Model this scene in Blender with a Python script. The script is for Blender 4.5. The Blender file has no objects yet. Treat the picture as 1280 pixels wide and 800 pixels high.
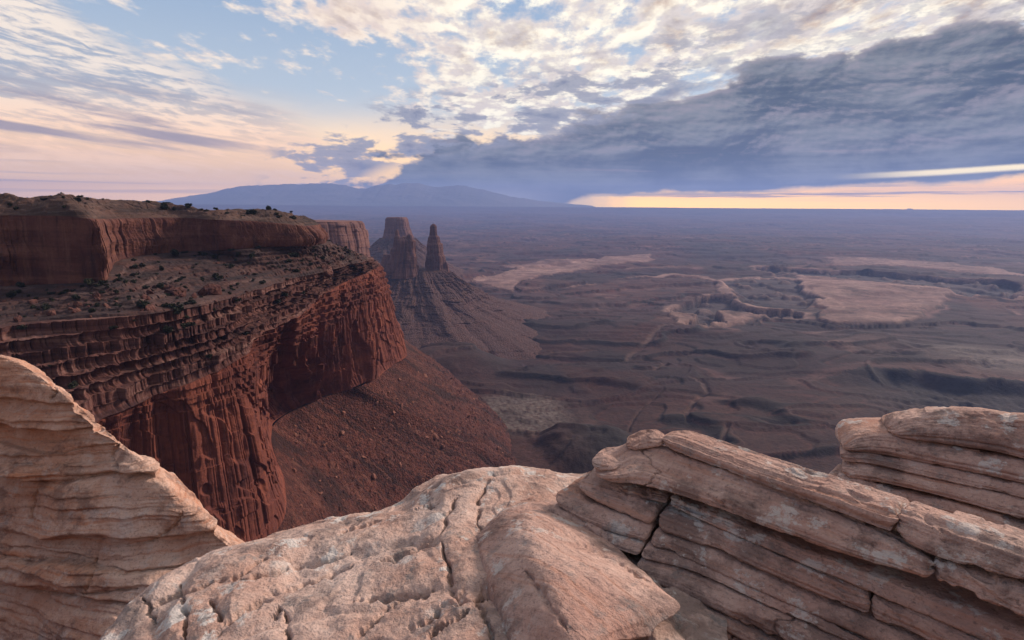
import bpy, math
import numpy as np
from mathutils import Matrix, Vector

# ------------------------------------------------------------------ camera, sky, sun, exposure
SC = bpy.context.scene
COL = SC.collection
F = 1280 * 20.0 / 36.0
PITCH = math.radians(11.3)
ROLL = math.radians(0.40)

cam_d = bpy.data.cameras.new('camera')
cam_d.lens = 20.0
cam_d.sensor_width = 36.0
cam_d.clip_start = 0.05
cam_d.clip_end = 200000.0
cam = bpy.data.objects.new('camera', cam_d)
COL.objects.link(cam)
cam.location = (0, 0, 0)
cam.matrix_world = Matrix.Rotation(math.pi / 2 - PITCH, 4, 'X') @ Matrix.Rotation(ROLL, 4, 'Z')
SC.camera = cam
CM = np.array(cam.matrix_world.to_3x3())

SUN_AZ, SUN_EL = 60.0, 29.0          # degrees right of the view direction (+Y), above the horizon

SC.view_settings.view_transform = 'Standard'
SC.view_settings.look = 'None'
SC.view_settings.gamma = 1.0
SC.view_settings.exposure = 0.22
SC.view_settings.use_curve_mapping = False
SC.render.engine = 'CYCLES'
SC.cycles.use_denoising = True
SC.cycles.max_bounces = 6
SC.cycles.diffuse_bounces = 3
SC.cycles.volume_bounces = 1

sun_d = bpy.data.lights.new('sun', 'SUN')
sun_d.energy = 4.2
sun_d.angle = math.radians(9)
sun_d.color = (1.0, 0.79, 0.66)
sun = bpy.data.objects.new('sun', sun_d)
COL.objects.link(sun)
sun.location = (60, 60, 60)
_a, _e = math.radians(SUN_AZ), math.radians(SUN_EL)
sdir = Vector((math.sin(_a) * math.cos(_e), math.cos(_a) * math.cos(_e), math.sin(_e)))
sun.rotation_euler = sdir.to_track_quat('Z', 'Y').to_euler()


class NG:
    """small helper to write node maths as python expressions"""
    def __init__(self, tree):
        self.t = tree
        self.t.nodes.clear()

    def n(self, typ, **kw):
        x = self.t.nodes.new(typ)
        for k, v in kw.items():
            setattr(x, k, v)
        return x

    def put(self, sock, v):
        if isinstance(v, E):
            v = v.s
        if hasattr(v, 'is_output'):
            self.t.links.new(v, sock)
        else:
            sock.default_value = v

    def m(self, op, a, b=0.0, c=None, clamp=False):
        x = self.n('ShaderNodeMath', operation=op, use_clamp=clamp)
        self.put(x.inputs[0], a)
        self.put(x.inputs[1], b)
        if c is not None:
            self.put(x.inputs[2], c)
        return E(self, x.outputs[0])

    def sstep(self, v, lo, hi, a=0.0, b=1.0):
        x = self.n('ShaderNodeMapRange', interpolation_type='SMOOTHSTEP')
        for i, q in enumerate((v, lo, hi, a, b)):
            self.put(x.inputs[i], q)
        return E(self, x.outputs[0])

    def lin(self, v, lo, hi, a=0.0, b=1.0):
        x = self.n('ShaderNodeMapRange')
        for i, q in enumerate((v, lo, hi, a, b)):
            self.put(x.inputs[i], q)
        return E(self, x.outputs[0])

    def curve(self, v, pts):
        x0, x1 = pts[0][0], pts[-1][0]
        y0 = min(p[1] for p in pts)
        y1 = max(p[1] for p in pts) + 1e-6
        c = self.n('ShaderNodeFloatCurve')
        cu = c.mapping.curves[0]
        q = [((p[0] - x0) / (x1 - x0), (p[1] - y0) / (y1 - y0)) for p in pts]
        cu.points[0].location = q[0]
        cu.points[1].location = q[-1]
        for p in q[1:-1]:
            cu.points.new(*p)
        c.mapping.update()
        self.put(c.inputs['Value'], self.lin(v, x0, x1))
        return self.m('MULTIPLY_ADD', c.outputs[0], y1 - y0, y0)

    def mix(self, f, a, b, blend='MIX'):
        x = self.n('ShaderNodeMix', data_type='RGBA', blend_type=blend)
        x.clamp_factor = True
        self.put(x.inputs[0], f)
        self.put(x.inputs[6], a)
        self.put(x.inputs[7], b)
        return x.outputs[2]

    def vec(self, x, y, z):
        c = self.n('ShaderNodeCombineXYZ')
        for i, q in enumerate((x, y, z)):
            self.put(c.inputs[i], q)
        return c.outputs[0]

    def noise(self, v, scale=1.0, detail=4.0, rough=0.5, dist=0.0, typ='FBM', color=False):
        x = self.n('ShaderNodeTexNoise', noise_type=typ)
        self.put(x.inputs['Vector'], v)
        x.inputs['Scale'].default_value = scale
        x.inputs['Detail'].default_value = detail
        x.inputs['Roughness'].default_value = rough
        x.inputs['Distortion'].default_value = dist
        return x.outputs['Color'] if color else E(self, x.outputs[0])

    def scalev(self, v, s):
        x = self.n('ShaderNodeVectorMath', operation='MULTIPLY')
        self.put(x.inputs[0], v)
        x.inputs[1].default_value = s
        return x.outputs[0]


class E:
    def __init__(self, g, s):
        self.g, self.s = g, s

    def __add__(self, o): return self.g.m('ADD', self, o)
    __radd__ = __add__
    def __sub__(self, o): return self.g.m('SUBTRACT', self, o)
    def __rsub__(self, o): return self.g.m('SUBTRACT', o, self)
    def __mul__(self, o): return self.g.m('MULTIPLY', self, o)
    __rmul__ = __mul__
    def __truediv__(self, o): return self.g.m('DIVIDE', self, o)
    def __rtruediv__(self, o): return self.g.m('DIVIDE', o, self)


def azel(px, py):
    d = CM @ np.array([(px - 640) / F, -(py - 400) / F, -1.0])
    d /= np.linalg.norm(d)
    return math.degrees(math.atan2(d[0], d[1])), math.degrees(math.asin(d[2]))


def build_world():
    w = bpy.data.worlds.new('World')
    SC.world = w
    w.use_nodes = True
    g = NG(w.node_tree)
    K = 10.0                                   # cloud colours are given for a background strength of 1/K
    out = g.n('ShaderNodeOutputWorld')
    bg = g.n('ShaderNodeBackground')
    bg.inputs[1].default_value = 1.0 / K
    g.t.links.new(bg.outputs[0], out.inputs[0])
    sky = g.n('ShaderNodeTexSky', sky_type='NISHITA')
    sky.sun_disc = False
    sky.sun_elevation = math.radians(SUN_EL)
    sky.sun_rotation = math.radians(SUN_AZ)
    sky.air_density = 1.0
    sky.dust_density = 1.5
    tc = g.n('ShaderNodeTexCoord')
    d = tc.outputs['Generated']
    sp = g.n('ShaderNodeSeparateXYZ')
    g.t.links.new(d, sp.inputs[0])
    X, Y, Z = (E(g, s) for s in sp.outputs)
    el = g.m('ARCSINE', Z) * (180 / math.pi)
    az = g.m('ARCTAN2', X, Y) * (180 / math.pi)
    zz = 1.0 / (g.m('MAXIMUM', Z, 0.0) + 0.10)
    U, V = X * zz, Y * zz                       # position on a flat cloud deck
    deck = g.vec(U, V * 0.6, 0.0)

    def C(r, gg, b, s=1.0):                     # display colour to linear, times K
        f = lambda c: ((c / 255 + 0.055) / 1.055) ** 2.4 * K * s
        return (f(r), f(gg), f(b), 1)

    nb = g.noise(g.vec(az * 0.06, el * 0.16, 1.7), 1.0, 6, 0.62)
    # clear sky
    blue = g.mix(g.lin(el, 5, 21), C(214, 222, 224), C(128, 160, 198))
    warm = g.mix(g.sstep(az, -14, 22), C(255, 202, 118, 2.1), C(255, 210, 130, 1.9))
    col = g.mix(g.sstep(el + (nb - 0.5) * 3, 10.5, 2.0), blue, warm)
    warm_low = g.sstep(el, 3.0, 0.5) * g.sstep(az, -6, -20)
    col = g.mix(0.85, sky.outputs[0], col)


    # ---- bright mottled sheet, centre and right
    def dens(du, dv):
        p = g.vec(U + du, V * 0.6 + dv, 0.0)
        return g.noise(p, 2.9, 8, 0.60, 0.2) * 0.55 + g.noise(g.vec(U + du + 5.0, V * 0.6 + dv, 4.0), 8.0, 5, 0.58) * 0.45
    d0 = dens(0.0, 0.0)
    d1 = dens(0.028, 0.055)
    lit = g.sstep(d0 - d1, -0.055, 0.075)
    nb3 = g.noise(g.vec(az * 0.16, el * 0.3, 21.0), 1.0, 5, 0.6)
    thick = g.sstep(az + (nb - 0.5) * 24 + (nb3 - 0.5) * 26, -27, 8) * g.sstep(el + (nb - 0.5) * 5, 3.5, 8.0)
    topleft = g.sstep(az + (nb3 - 0.5) * 20, -34, -14) * g.sstep(el + (nb - 0.5) * 7 + (nb3 - 0.5) * 6, 10.0, 16.0)
    zen = g.sstep(el, 22, 34) * g.sstep(Y, -0.25, 0.35)
    reg = g.m('MAXIMUM', g.m('MAXIMUM', thick, topleft * 1.0), zen * 0.9)
    reg = g.m('MAXIMUM', reg, g.sstep(el + (nb3 - 0.5) * 5, 6.5, 12.0) * g.sstep(az, 40, -8) * 0.42)
    bigv = g.noise(g.vec(az * 0.045 + 2.0, el * 0.13, 14.0), 1.0, 4, 0.55)
    cv = d0 + reg * 0.29 - 0.185 + (bigv - 0.5) * 0.46
    cov = g.sstep(cv, 0.47, 0.59) * g.sstep(reg, 0.0, 0.25)
    core = g.sstep(cv, 0.56, 0.76)
    shade = core * g.sstep(el + (nb - 0.5) * 14, 9.0, 15.0) * g.sstep(d1 - 0.03 * lit, 0.39, 0.53)
    shade = g.m('MINIMUM', shade + g.sstep(az, 22, 36) * core * 0.35, 1.0)
    bright = g.mix(lit, C(226, 214, 206), C(255, 246, 224, 1.12))
    bright = g.mix(g.sstep(az, -2, -14) * 0.6, bright, C(238, 214, 198))
    cc = g.mix(shade * 0.92, bright, g.mix(lit, C(134, 122, 126), C(196, 166, 146)))
    col = g.mix(cov, col, cc)

    # ---- rippled fan on the left
    top = g.curve(az, [(-70, 30), (-46, 26), (-41, 19.0), (-35, 13.8), (-29, 11.2), (-24, 9.4), (-19, 7.4), (-14, 4.5), (-5, 1.0)])
    regl = g.sstep(top - el + (nb - 0.5) * 5.0, -0.8, 1.6) * g.sstep(az + (nb - 0.5) * 10, -13, -24)
    slant = el + az * 0.12
    wq = g.noise(g.vec(az * 0.12, el * 0.3, 2.2), 1.0, 3, 0.5)
    rip = g.noise(g.vec(az * 0.50 + wq * 1.6, slant * 2.3 + wq * 1.5, 2.0), 1.0, 5, 0.60, 0.3)
    strk = g.noise(g.vec(az * 0.06, slant * 0.55, 5.0), 1.0, 4, 0.55)
    rl = regl * g.sstep(rip * 0.62 + strk * 0.5, 0.49, 0.64)
    rc = g.mix(g.sstep(el, 4.0, 10), C(255, 208, 160, 1.4), C(250, 234, 216))
    base_l = g.mix(g.sstep(el, 3.5, 9), C(236, 190, 156, 1.2), C(162, 166, 178))
    col = g.mix(regl * (0.35 + 0.5 * strk), col, base_l)
    col = g.mix(rl * 0.95, col, rc)
    gl = g.sstep(g.noise(g.vec(az * 0.035, slant * 0.50, 8.0), 1.2, 6, 0.58), 0.42, 0.58)
    gm = g.sstep(el, 3.2, 5.2) * g.sstep(el, 10.5, 7.0) * g.sstep(az, -16, -30)
    col = g.mix(gm * gl * 0.80, col, C(140, 134, 150))

    strk2 = g.noise(g.vec(az * 0.03, el * 1.3, 31.0), 1.0, 5, 0.55)
    col = g.mix(warm_low * (0.55 + 0.5 * strk2), col, g.mix(strk2, C(255, 176, 84, 2.9), C(255, 206, 126, 3.1)))

    # ---- big dark bank to the right
    bt = g.curve(az, [(-24, 0.0), (-17, 1.8), (-12, 4.2), (-4, 5.9), (2, 6.9), (10, 8.8), (17, 10.6), (24, 12.2), (30, 13.0), (38, 14.2), (60, 16.0), (90, 16)])
    bb = g.curve(az, [(-24, 1.2), (-14, 0.6), (-3, -0.8), (4, -0.2), (8, 0.9), (20, 1.45), (30, 1.85), (42, 2.3), (60, 2.6), (90, 2.6)])
    def puff(da, de):
        return g.noise(g.vec(az * 0.125 + da, el * 0.30 + de, 4.4), 1.0, 8, 0.60, 0.2)
    nz = puff(0.0, 0.0)
    nz2 = puff(-0.03, 0.075)
    bank = g.sstep(bt - el + (nz - 0.5) * 13.0 + (nb3 - 0.5) * 3.0, -0.4, 0.7) * g.sstep(el - bb - (nb3 - 0.5) * 1.5, -0.25, 0.35)
    lay = g.noise(g.vec(az * 0.035, el * 0.55, 5.0), 1.0, 6, 0.6)
    dk = g.mix(g.sstep(lay * 0.5 + nz * 0.5, 0.41, 0.59), C(58, 74, 86), C(126, 130, 134))
    dk = g.mix(g.sstep(nz - nz2, -0.02, 0.09) * g.sstep(el, 3, 6) * 0.65, dk, C(156, 146, 152))
    dk = g.mix(g.sstep(nz2 - nz, 0.0, 0.09) * g.sstep(el, 3, 6) * 0.6, dk, C(64, 74, 92))
    pk2 = g.sstep(g.noise(g.vec(az * 0.05, el * 1.1, 11.0), 1.0, 6, 0.62), 0.58, 0.72) * g.sstep(el - bb, 5.0, 1.0)
    dk = g.mix(pk2 * 0.6, dk, C(186, 158, 152))
    low = g.sstep(el, 2.6, 0.6) * g.sstep(az, 8, -2)
    dk = g.mix(low * 0.75, dk, C(186, 176, 182, 1.1))
    rim = g.sstep(bt - el + (nz - 0.5) * 13.0 + (nb3 - 0.5) * 3.0, 1.5, 0.1) * 0.45
    dk = g.mix(rim * g.sstep(az, -6, 4), dk, C(206, 190, 184))
    col = g.mix(bank, col, dk)

    # ---- small dark scraps in front of the bright sky
    band = g.curve(az, [(-60, 0), (-25, 0), (-21, 0.9), (-14, 1.0), (12, 0.9), (18, 0.6), (60, 0.4)])
    sc = g.noise(g.vec(az * 0.17 + 4.0, el * 0.50, 6.0), 1.0, 7, 0.62, 0.2)
    above = el - bt
    sm = g.sstep(sc, 0.475, 0.55) * g.sstep(above, 6.4, 3.8) * g.sstep(above, -1.5, 0.2) * band
    col = g.mix(sm * 0.92, col, g.mix(g.sstep(sc, 0.56, 0.70), C(150, 152, 166), C(98, 110, 138)))
    # thin low bars over the left horizon
    bar = g.sstep(g.noise(g.vec(az * 0.03 + 9.0, el * 1.6, 7.0), 1.0, 4, 0.5), 0.52, 0.62) * g.sstep(el, 4.2, 2.6) * g.sstep(el, 0.4, 1.2)
    col = g.mix(bar * g.sstep(az, 2, -20) * 0.45, col, C(176, 156, 160))
    # gold strip on the horizon to the right
    st = g.sstep(bb - el + (nb3 - 0.5) * 1.5, -0.30, 0.30) * g.sstep(az + (nb3 - 0.5) * 6, 6.5, 13) * g.sstep(az, 95, 60)
    goldc = g.mix(g.sstep(el, 0.2, 2.2), C(255, 188, 40, 4.4), C(255, 186, 70, 2.8))
    pk = g.sstep(g.noise(g.vec(az * 0.07, el * 2.1, 3.0), 1.0, 6, 0.6), 0.48, 0.60) * g.sstep(el, 0.5, 1.1)
    goldc = g.mix(pk * 0.85, goldc, C(176, 138, 120, 1.1))
    col = g.mix(st, col, goldc)
    gap = g.sstep(g.m('ABSOLUTE', el - g.curve(az, [(20, 2.5), (33, 2.75), (43, 3.15), (60, 3.5)]) + (nb - 0.5) * 0.35), 0.34, 0.08) * g.sstep(az, 28, 36) * g.sstep(az, 80, 60)
    col = g.mix(gap, col, C(255, 230, 170, 1.8))
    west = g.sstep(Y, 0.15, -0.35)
    col = g.mix(west * 0.36, col, C(70, 84, 112))  # unseen sky behind the camera, dimmed to cut fill on camera-facing rock
    # the dim land beyond, all round below the horizon
    col = g.mix(g.sstep(el, -0.6, -1.4), col, C(66, 54, 58))
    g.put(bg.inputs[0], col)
    w.cycles.sampling_method = 'MANUAL'
    w.cycles.sample_map_resolution = 1024


build_world()


# ------------------------------------------------------------------ helpers: picture rays to world points, noise, meshes
def ray(px, py):
    d = np.array([(px - 640) / F, -(py - 400) / F, -1.0])
    return CM @ d


def Pz(px, py, z):                              # point of that ray at height z
    d = ray(px, py)
    return d * (z / d[2])


def Py(px, py, y):                              # point of that ray at forward distance y
    d = ray(px, py)
    return d * (y / d[1])


def _hash(ix, iy, iz, seed):
    h = (ix * 374761393 + iy * 668265263 + iz * 2147483647 + seed * 1274126177) & 0xFFFFFFFF
    h = ((h ^ (h >> 13)) * 1274126177) & 0xFFFFFFFF
    h = ((h ^ (h >> 16)) * 2246822519) & 0xFFFFFFFF
    return h ^ (h >> 15)


_R = np.random.RandomState(5)
_G = _R.normal(size=(256, 3))
_G = (_G / np.linalg.norm(_G, axis=1)[:, None] * 1.6).astype(np.float32)
_P = np.concatenate([_R.permutation(256)] * 3).astype(np.int16)


def perlin(x, y, z=0.0, seed=0):
    shp = np.broadcast_shapes(np.shape(x), np.shape(y), np.shape(z))
    off = np.array([seed * 13.37 % 91.0, seed * 7.77 % 83.0, seed * 3.31 % 77.0])
    x = np.broadcast_to(np.asarray(x, np.float64) + off[0], shp).ravel()
    y = np.broadcast_to(np.asarray(y, np.float64) + off[1], shp).ravel()
    z = np.broadcast_to(np.asarray(z, np.float64) + off[2], shp).ravel()
    out = np.empty(x.size, np.float32)
    for c in range(0, x.size, 65536):           # in chunks that stay in cache
        out[c:c + 65536] = _perlin(x[c:c + 65536], y[c:c + 65536], z[c:c + 65536])
    return out.reshape(shp)


def _perlin(x, y, z):
    fx, fy, fz = np.floor(x), np.floor(y), np.floor(z)
    ix, iy, iz = fx.astype(np.int32) & 255, fy.astype(np.int32) & 255, fz.astype(np.int32) & 255
    fx, fy, fz = (x - fx).astype(np.float32), (y - fy).astype(np.float32), (z - fz).astype(np.float32)
    u, v, w = (t * t * t * (t * (t * 6 - 15) + 10) for t in (fx, fy, fz))
    A, B = _P[ix], _P[ix + 1]
    AA, AB, BA, BB = _P[A + iy], _P[A + iy + 1], _P[B + iy], _P[B + iy + 1]
    gx, gy, gz = fx - 1, fy - 1, fz - 1

    def gr(h, a, b, c):
        q = _G[h]
        return q[:, 0] * a + q[:, 1] * b + q[:, 2] * c

    def face(k, c):
        p = gr(_P[AA + k], fx, fy, c)
        p += (gr(_P[BA + k], gx, fy, c) - p) * u
        q = gr(_P[AB + k], fx, gy, c)
        q += (gr(_P[BB + k], gx, gy, c) - q) * u
        return p + (q - p) * v
    a = face(iz, fz)
    return a + (face(iz + 1, gz) - a) * w


def fbm(x, y, z=0.0, o=4, seed=0, gain=0.5, ridged=False):
    s, a, f, t = 0.0, 1.0, 1.0, 0.0
    for i in range(o):
        n = perlin(np.asarray(x) * f, np.asarray(y) * f, np.asarray(z) * f, seed + i * 17)
        if ridged:
            n = 1 - 2 * np.abs(n)
        s = s + a * n
        t += a
        a *= gain
        f *= 2.03
    return s / t


def rnd1(k, seed=0):                            # hash of integer index -> 0..1
    k = np.asarray(k).astype(np.int64)
    return _hash(k, k * 0 + 7, k * 0 + 3, seed).astype(float) / 4294967296.0


def sst(a, b, x):
    t = np.clip((x - a) / (b - a), 0, 1)
    return t * t * (3 - 2 * t)


def spline(P, t):
    """Catmull-Rom through rows of P (n,k) at t in 0..n-1"""
    P = np.asarray(P, float)
    n = len(P)
    Q = np.concatenate([[2 * P[0] - P[1]], P, [2 * P[-1] - P[-2]]])
    i = np.clip(np.floor(t).astype(int), 0, n - 2)
    f = (t - i).reshape((-1,) + (1,) * (P.ndim - 1))
    p0, p1, p2, p3 = Q[i], Q[i + 1], Q[i + 2], Q[i + 3]
    return 0.5 * (2 * p1 + (p2 - p0) * f + (2 * p0 - 5 * p1 + 4 * p2 - p3) * f ** 2 + (3 * p1 - p0 - 3 * p2 + p3) * f ** 3)


def respline(P, n):
    """resample a polyline to n points at even arc length, smooth"""
    P = np.asarray(P, float)
    q = spline(P, np.linspace(0, len(P) - 1, 40 * len(P)))
    s = np.concatenate([[0], np.cumsum(np.linalg.norm(np.diff(q, axis=0), axis=1))])
    t = np.linspace(0, s[-1], n)
    return np.stack([np.interp(t, s, q[:, k]) for k in range(P.shape[1])], 1)


def gnormals(G):
    du = np.gradient(G, axis=1)
    dv = np.gradient(G, axis=0)
    n = np.cross(du, dv)
    return n / (np.linalg.norm(n, axis=2, keepdims=True) + 1e-12)


def grid_mesh(name, G, mat, attrs=None, closed_u=False, closed_v=False, flip=False, parent=None, caps=False):
    """G (rows, cols, 3) -> one mesh object"""
    r, c = G.shape[:2]
    me = bpy.data.meshes.new(name)
    idx = np.arange(r * c).reshape(r, c)
    if closed_u:
        idx = np.concatenate([idx, idx[:, :1]], 1)
    if closed_v:
        idx = np.concatenate([idx, idx[:1]], 0)
    a, b, cc, d = idx[:-1, :-1], idx[:-1, 1:], idx[1:, 1:], idx[1:, :-1]
    q = np.stack([a, b, cc, d], -1).reshape(-1, 4)
    if flip:
        q = q[:, ::-1]
    n = len(q)
    me.vertices.add(r * c)
    me.vertices.foreach_set('co', np.ascontiguousarray(G, dtype=np.float32).ravel())
    me.loops.add(n * 4)
    me.polygons.add(n)
    me.loops.foreach_set('vertex_index', np.ascontiguousarray(q, dtype=np.int32).ravel())
    me.polygons.foreach_set('loop_start', np.arange(0, n * 4, 4, dtype=np.int32))
    me.polygons.foreach_set('use_smooth', np.ones(n, bool))
    for k, v in (attrs or {}).items():
        v = np.asarray(v)
        if v.ndim == 2:
            at = me.attributes.new(k, 'FLOAT', 'POINT')
            at.data.foreach_set('value', np.ascontiguousarray(v, dtype=np.float32).ravel())
        else:
            at = me.attributes.new(k, 'FLOAT_VECTOR', 'POINT')
            at.data.foreach_set('vector', np.ascontiguousarray(v, dtype=np.float32).ravel())
    me.update(calc_edges=True)
    me.validate()
    me.materials.append(mat)
    o = bpy.data.objects.new(name, me)
    COL.objects.link(o)
    if parent:
        o.parent = parent
    return o


def tag(o, label, cat, group=None):
    o['label'] = label
    o['category'] = cat
    if group:
        o['group'] = group
    return o


def thing(name, label, cat, loc=(0, 0, 0), group=None):
    o = bpy.data.objects.new(name, None)
    COL.objects.link(o)
    o.location = loc
    o.empty_display_size = 0.1
    return tag(o, label, cat, group)


def adopt(o, root):
    """child of root while the mesh keeps its place"""
    o.parent = root
    o.matrix_parent_inverse = Matrix.Translation(-Vector(root.location))
    return o


# ------------------------------------------------------------------ materials
def new_mat(name, rough=0.9):
    m = bpy.data.materials.new(name)
    m.use_nodes = True
    g = NG(m.node_tree)
    out = g.n('ShaderNodeOutputMaterial')
    b = g.n('ShaderNodeBsdfPrincipled')
    b.inputs['Roughness'].default_value = rough
    b.inputs['Specular IOR Level'].default_value = 0.25
    g.t.links.new(b.outputs[0], out.inputs[0])
    geo = g.n('ShaderNodeNewGeometry')
    return m, g, b, geo.outputs['Position']


def bump(g, b, h, dist, strength=1.0, prev=None):
    x = g.n('ShaderNodeBump')
    x.inputs['Strength'].default_value = strength
    x.inputs['Distance'].default_value = dist
    g.put(x.inputs['Height'], h)
    if prev is not None:
        g.t.links.new(prev, x.inputs['Normal'])
    g.t.links.new(x.outputs[0], b.inputs['Normal'])
    return x.outputs[0]


def sandstone(name, base, pale, dark, red, lichen=0.5, stripe=0.6):
    m, g, b, pos = new_mat(name, 0.88)
    at = g.n('ShaderNodeAttribute', attribute_name='bed')
    bed = E(g, at.outputs['Fac'])
    sp = g.n('ShaderNodeSeparateXYZ')
    g.t.links.new(pos, sp.inputs[0])
    X, Y, Z = (E(g, s) for s in sp.outputs)
    n_big = g.noise(pos, 1.3, 4, 0.55)
    n_mid = g.noise(pos, 7.0, 6, 0.65)
    n_fine = g.noise(pos, 42.0, 5, 0.7)
    lam = g.noise(g.vec(X * 0.9, Y * 0.9, bed * 26.0), 1.0, 5, 0.62)
    lam2 = g.noise(g.vec(X * 3.0, Y * 3.0, bed * 70.0 + 5.0), 1.0, 4, 0.65)
    col = g.mix(g.sstep(n_big * 0.6 + n_mid * 0.4, 0.36, 0.64), base, pale)
    col = g.mix(g.sstep(lam, 0.52, 0.68) * stripe, col, red)
    col = g.mix(g.sstep(lam2, 0.56, 0.72) * (stripe * 0.32), col, dark)
    col = g.mix(g.sstep(g.noise(pos, 2.3, 8, 0.70), 0.50, 0.61) * 0.62, col, dark)
    col = g.mix(g.sstep(n_fine, 0.54, 0.68) * 0.6, col, dark)
    col = g.mix(g.sstep(n_fine, 0.40, 0.26) * 0.35, col, (0.72, 0.62, 0.55, 1))
    # pale and grey lichen crusts
    l1 = g.sstep(g.noise(pos, 5.5, 8, 0.72), 0.545, 0.60) * g.sstep(g.noise(pos, 1.1, 3), 0.37, 0.52)
    col = g.mix(l1 * lichen, col, (0.56, 0.53, 0.51, 1))
    l2 = g.sstep(g.noise(g.scalev(pos, (1.0, 1.0, 1.3)), 7.0, 7, 0.74), 0.56, 0.64)
    col = g.mix(l2 * lichen * 0.7, col, (0.20, 0.19, 0.19, 1))
    g.put(b.inputs['Base Color'], col)
    p = bump(g, b, n_mid, 0.045, 1.0)
    p = bump(g, b, lam2 * 0.6 + lam * 0.8, 0.014, 0.8 * min(1.0, stripe + 0.2), p)
    p = bump(g, b, n_fine, 0.014, 1.0, p)
    bump(g, b, g.noise(pos, 190.0, 3, 0.6), 0.0022, 0.8, p)
    return m


def cliff_mat(name, cols, vs, hs, size, rough=0.95, bump_d=1.0):
    """cols: base, second, dark streak, bright; vs vertical streak amount, hs bedding amount, size in metres"""
    m, g, b, pos = new_mat(name, rough)
    s = 1.0 / size
    sp = g.n('ShaderNodeSeparateXYZ')
    g.t.links.new(pos, sp.inputs[0])
    X, Y, Z = (E(g, q) for q in sp.outputs)
    big = g.noise(g.scalev(pos, (s * 0.35, s * 0.35, s * 0.5)), 1.0, 4, 0.55)
    st = g.noise(g.scalev(pos, (s * 1.5, s * 1.5, s * 0.16)), 1.0, 7, 0.66)
    st2 = g.noise(g.scalev(pos, (s * 5.0, s * 5.0, s * 0.35)), 1.0, 4, 0.6)
    bd = g.noise(g.scalev(pos, (s * 0.12, s * 0.12, s * 2.6)), 1.0, 5, 0.6)
    gr = g.noise(pos, s * 6.0, 6, 0.7)
    col = g.mix(g.sstep(big, 0.40, 0.62), cols[0], cols[1])
    col = g.mix(g.sstep(st, 0.52, 0.66) * vs, col, cols[2])
    col = g.mix(g.sstep(st2, 0.55, 0.70) * vs * 0.6, col, cols[2])
    col = g.mix(g.sstep(st, 0.46, 0.34) * vs * 0.7, col, cols[3])
    col = g.mix(g.sstep(bd, 0.50, 0.62) * hs, col, cols[2])
    col = g.mix(g.sstep(bd, 0.46, 0.36) * hs * 0.7, col, cols[3])
    col = g.mix(g.sstep(gr, 0.54, 0.70) * 0.45, col, cols[2])
    col = g.mix(g.sstep(gr, 0.44, 0.30) * 0.35, col, cols[3])
    g.put(b.inputs['Base Color'], col)
    p = bump(g, b, st2 * vs + bd * hs, size * 0.05 * bump_d, 0.8)
    bump(g, b, gr, size * 0.05 * bump_d, 0.9, p)
    return m


def rubble_mat(name, cols, size, fall=False):
    m, g, b, pos = new_mat(name, 0.95)
    v = g.n('ShaderNodeTexVoronoi', feature='F1')
    g.put(v.inputs['Vector'], pos)
    v.inputs['Scale'].default_value = 1.0 / size
    v2 = g.n('ShaderNodeTexVoronoi', feature='F1')
    g.put(v2.inputs['Vector'], pos)
    v2.inputs['Scale'].default_value = 2.7 / size
    sp = g.n('ShaderNodeSeparateColor')
    g.t.links.new(v.outputs['Color'], sp.inputs[0])
    sp2 = g.n('ShaderNodeSeparateColor')
    g.t.links.new(v2.outputs['Color'], sp2.inputs[0])
    big = g.noise(g.scalev(pos, (0.03, 0.03, 0.05)), 1.0, 5, 0.6)
    mid = g.noise(pos, 0.22, 6, 0.68)
    col = g.mix(g.sstep(big, 0.40, 0.60), cols[0], cols[1])
    col = g.mix(g.sstep(E(g, sp.outputs[0]), 0.55, 0.9) * 0.35, col, cols[2])
    col = g.mix(g.sstep(E(g, sp.outputs[1]), 0.80, 0.98) * 0.6, col, cols[3])
    col = g.mix(g.sstep(E(g, sp2.outputs[0]), 0.62, 0.95) * 0.5, col, cols[2])
    col = g.mix(g.sstep(mid, 0.50, 0.62) * 0.75, col, cols[2])
    col = g.mix(g.sstep(mid, 0.44, 0.34) * 0.35, col, cols[3])
    if fall:                                    # chutes and fans of debris down the slope
        at = g.n('ShaderNodeAttribute', attribute_name='fall')
        st = g.noise(g.scalev(at.outputs['Vector'], (0.075, 2.4, 1.0)), 1.0, 5, 0.6, 0.4)
        st2 = g.noise(g.scalev(at.outputs['Vector'], (0.22, 5.0, 1.0)), 1.0, 5, 0.62, 0.3)
        col = g.mix(g.sstep(st, 0.50, 0.62) * 0.80, col, cols[2])
        col = g.mix(g.sstep(st2, 0.54, 0.66) * 0.60, col, cols[2])
        col = g.mix(g.sstep(st2, 0.46, 0.36) * 0.45, col, cols[3])
    g.put(b.inputs['Base Color'], col)
    p = bump(g, b, 1.0 - E(g, v.outputs['Distance']), size * 0.8, 1.0)
    bump(g, b, 1.0 - E(g, v2.outputs['Distance']), size * 0.3, 1.0, p)
    return m


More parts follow.
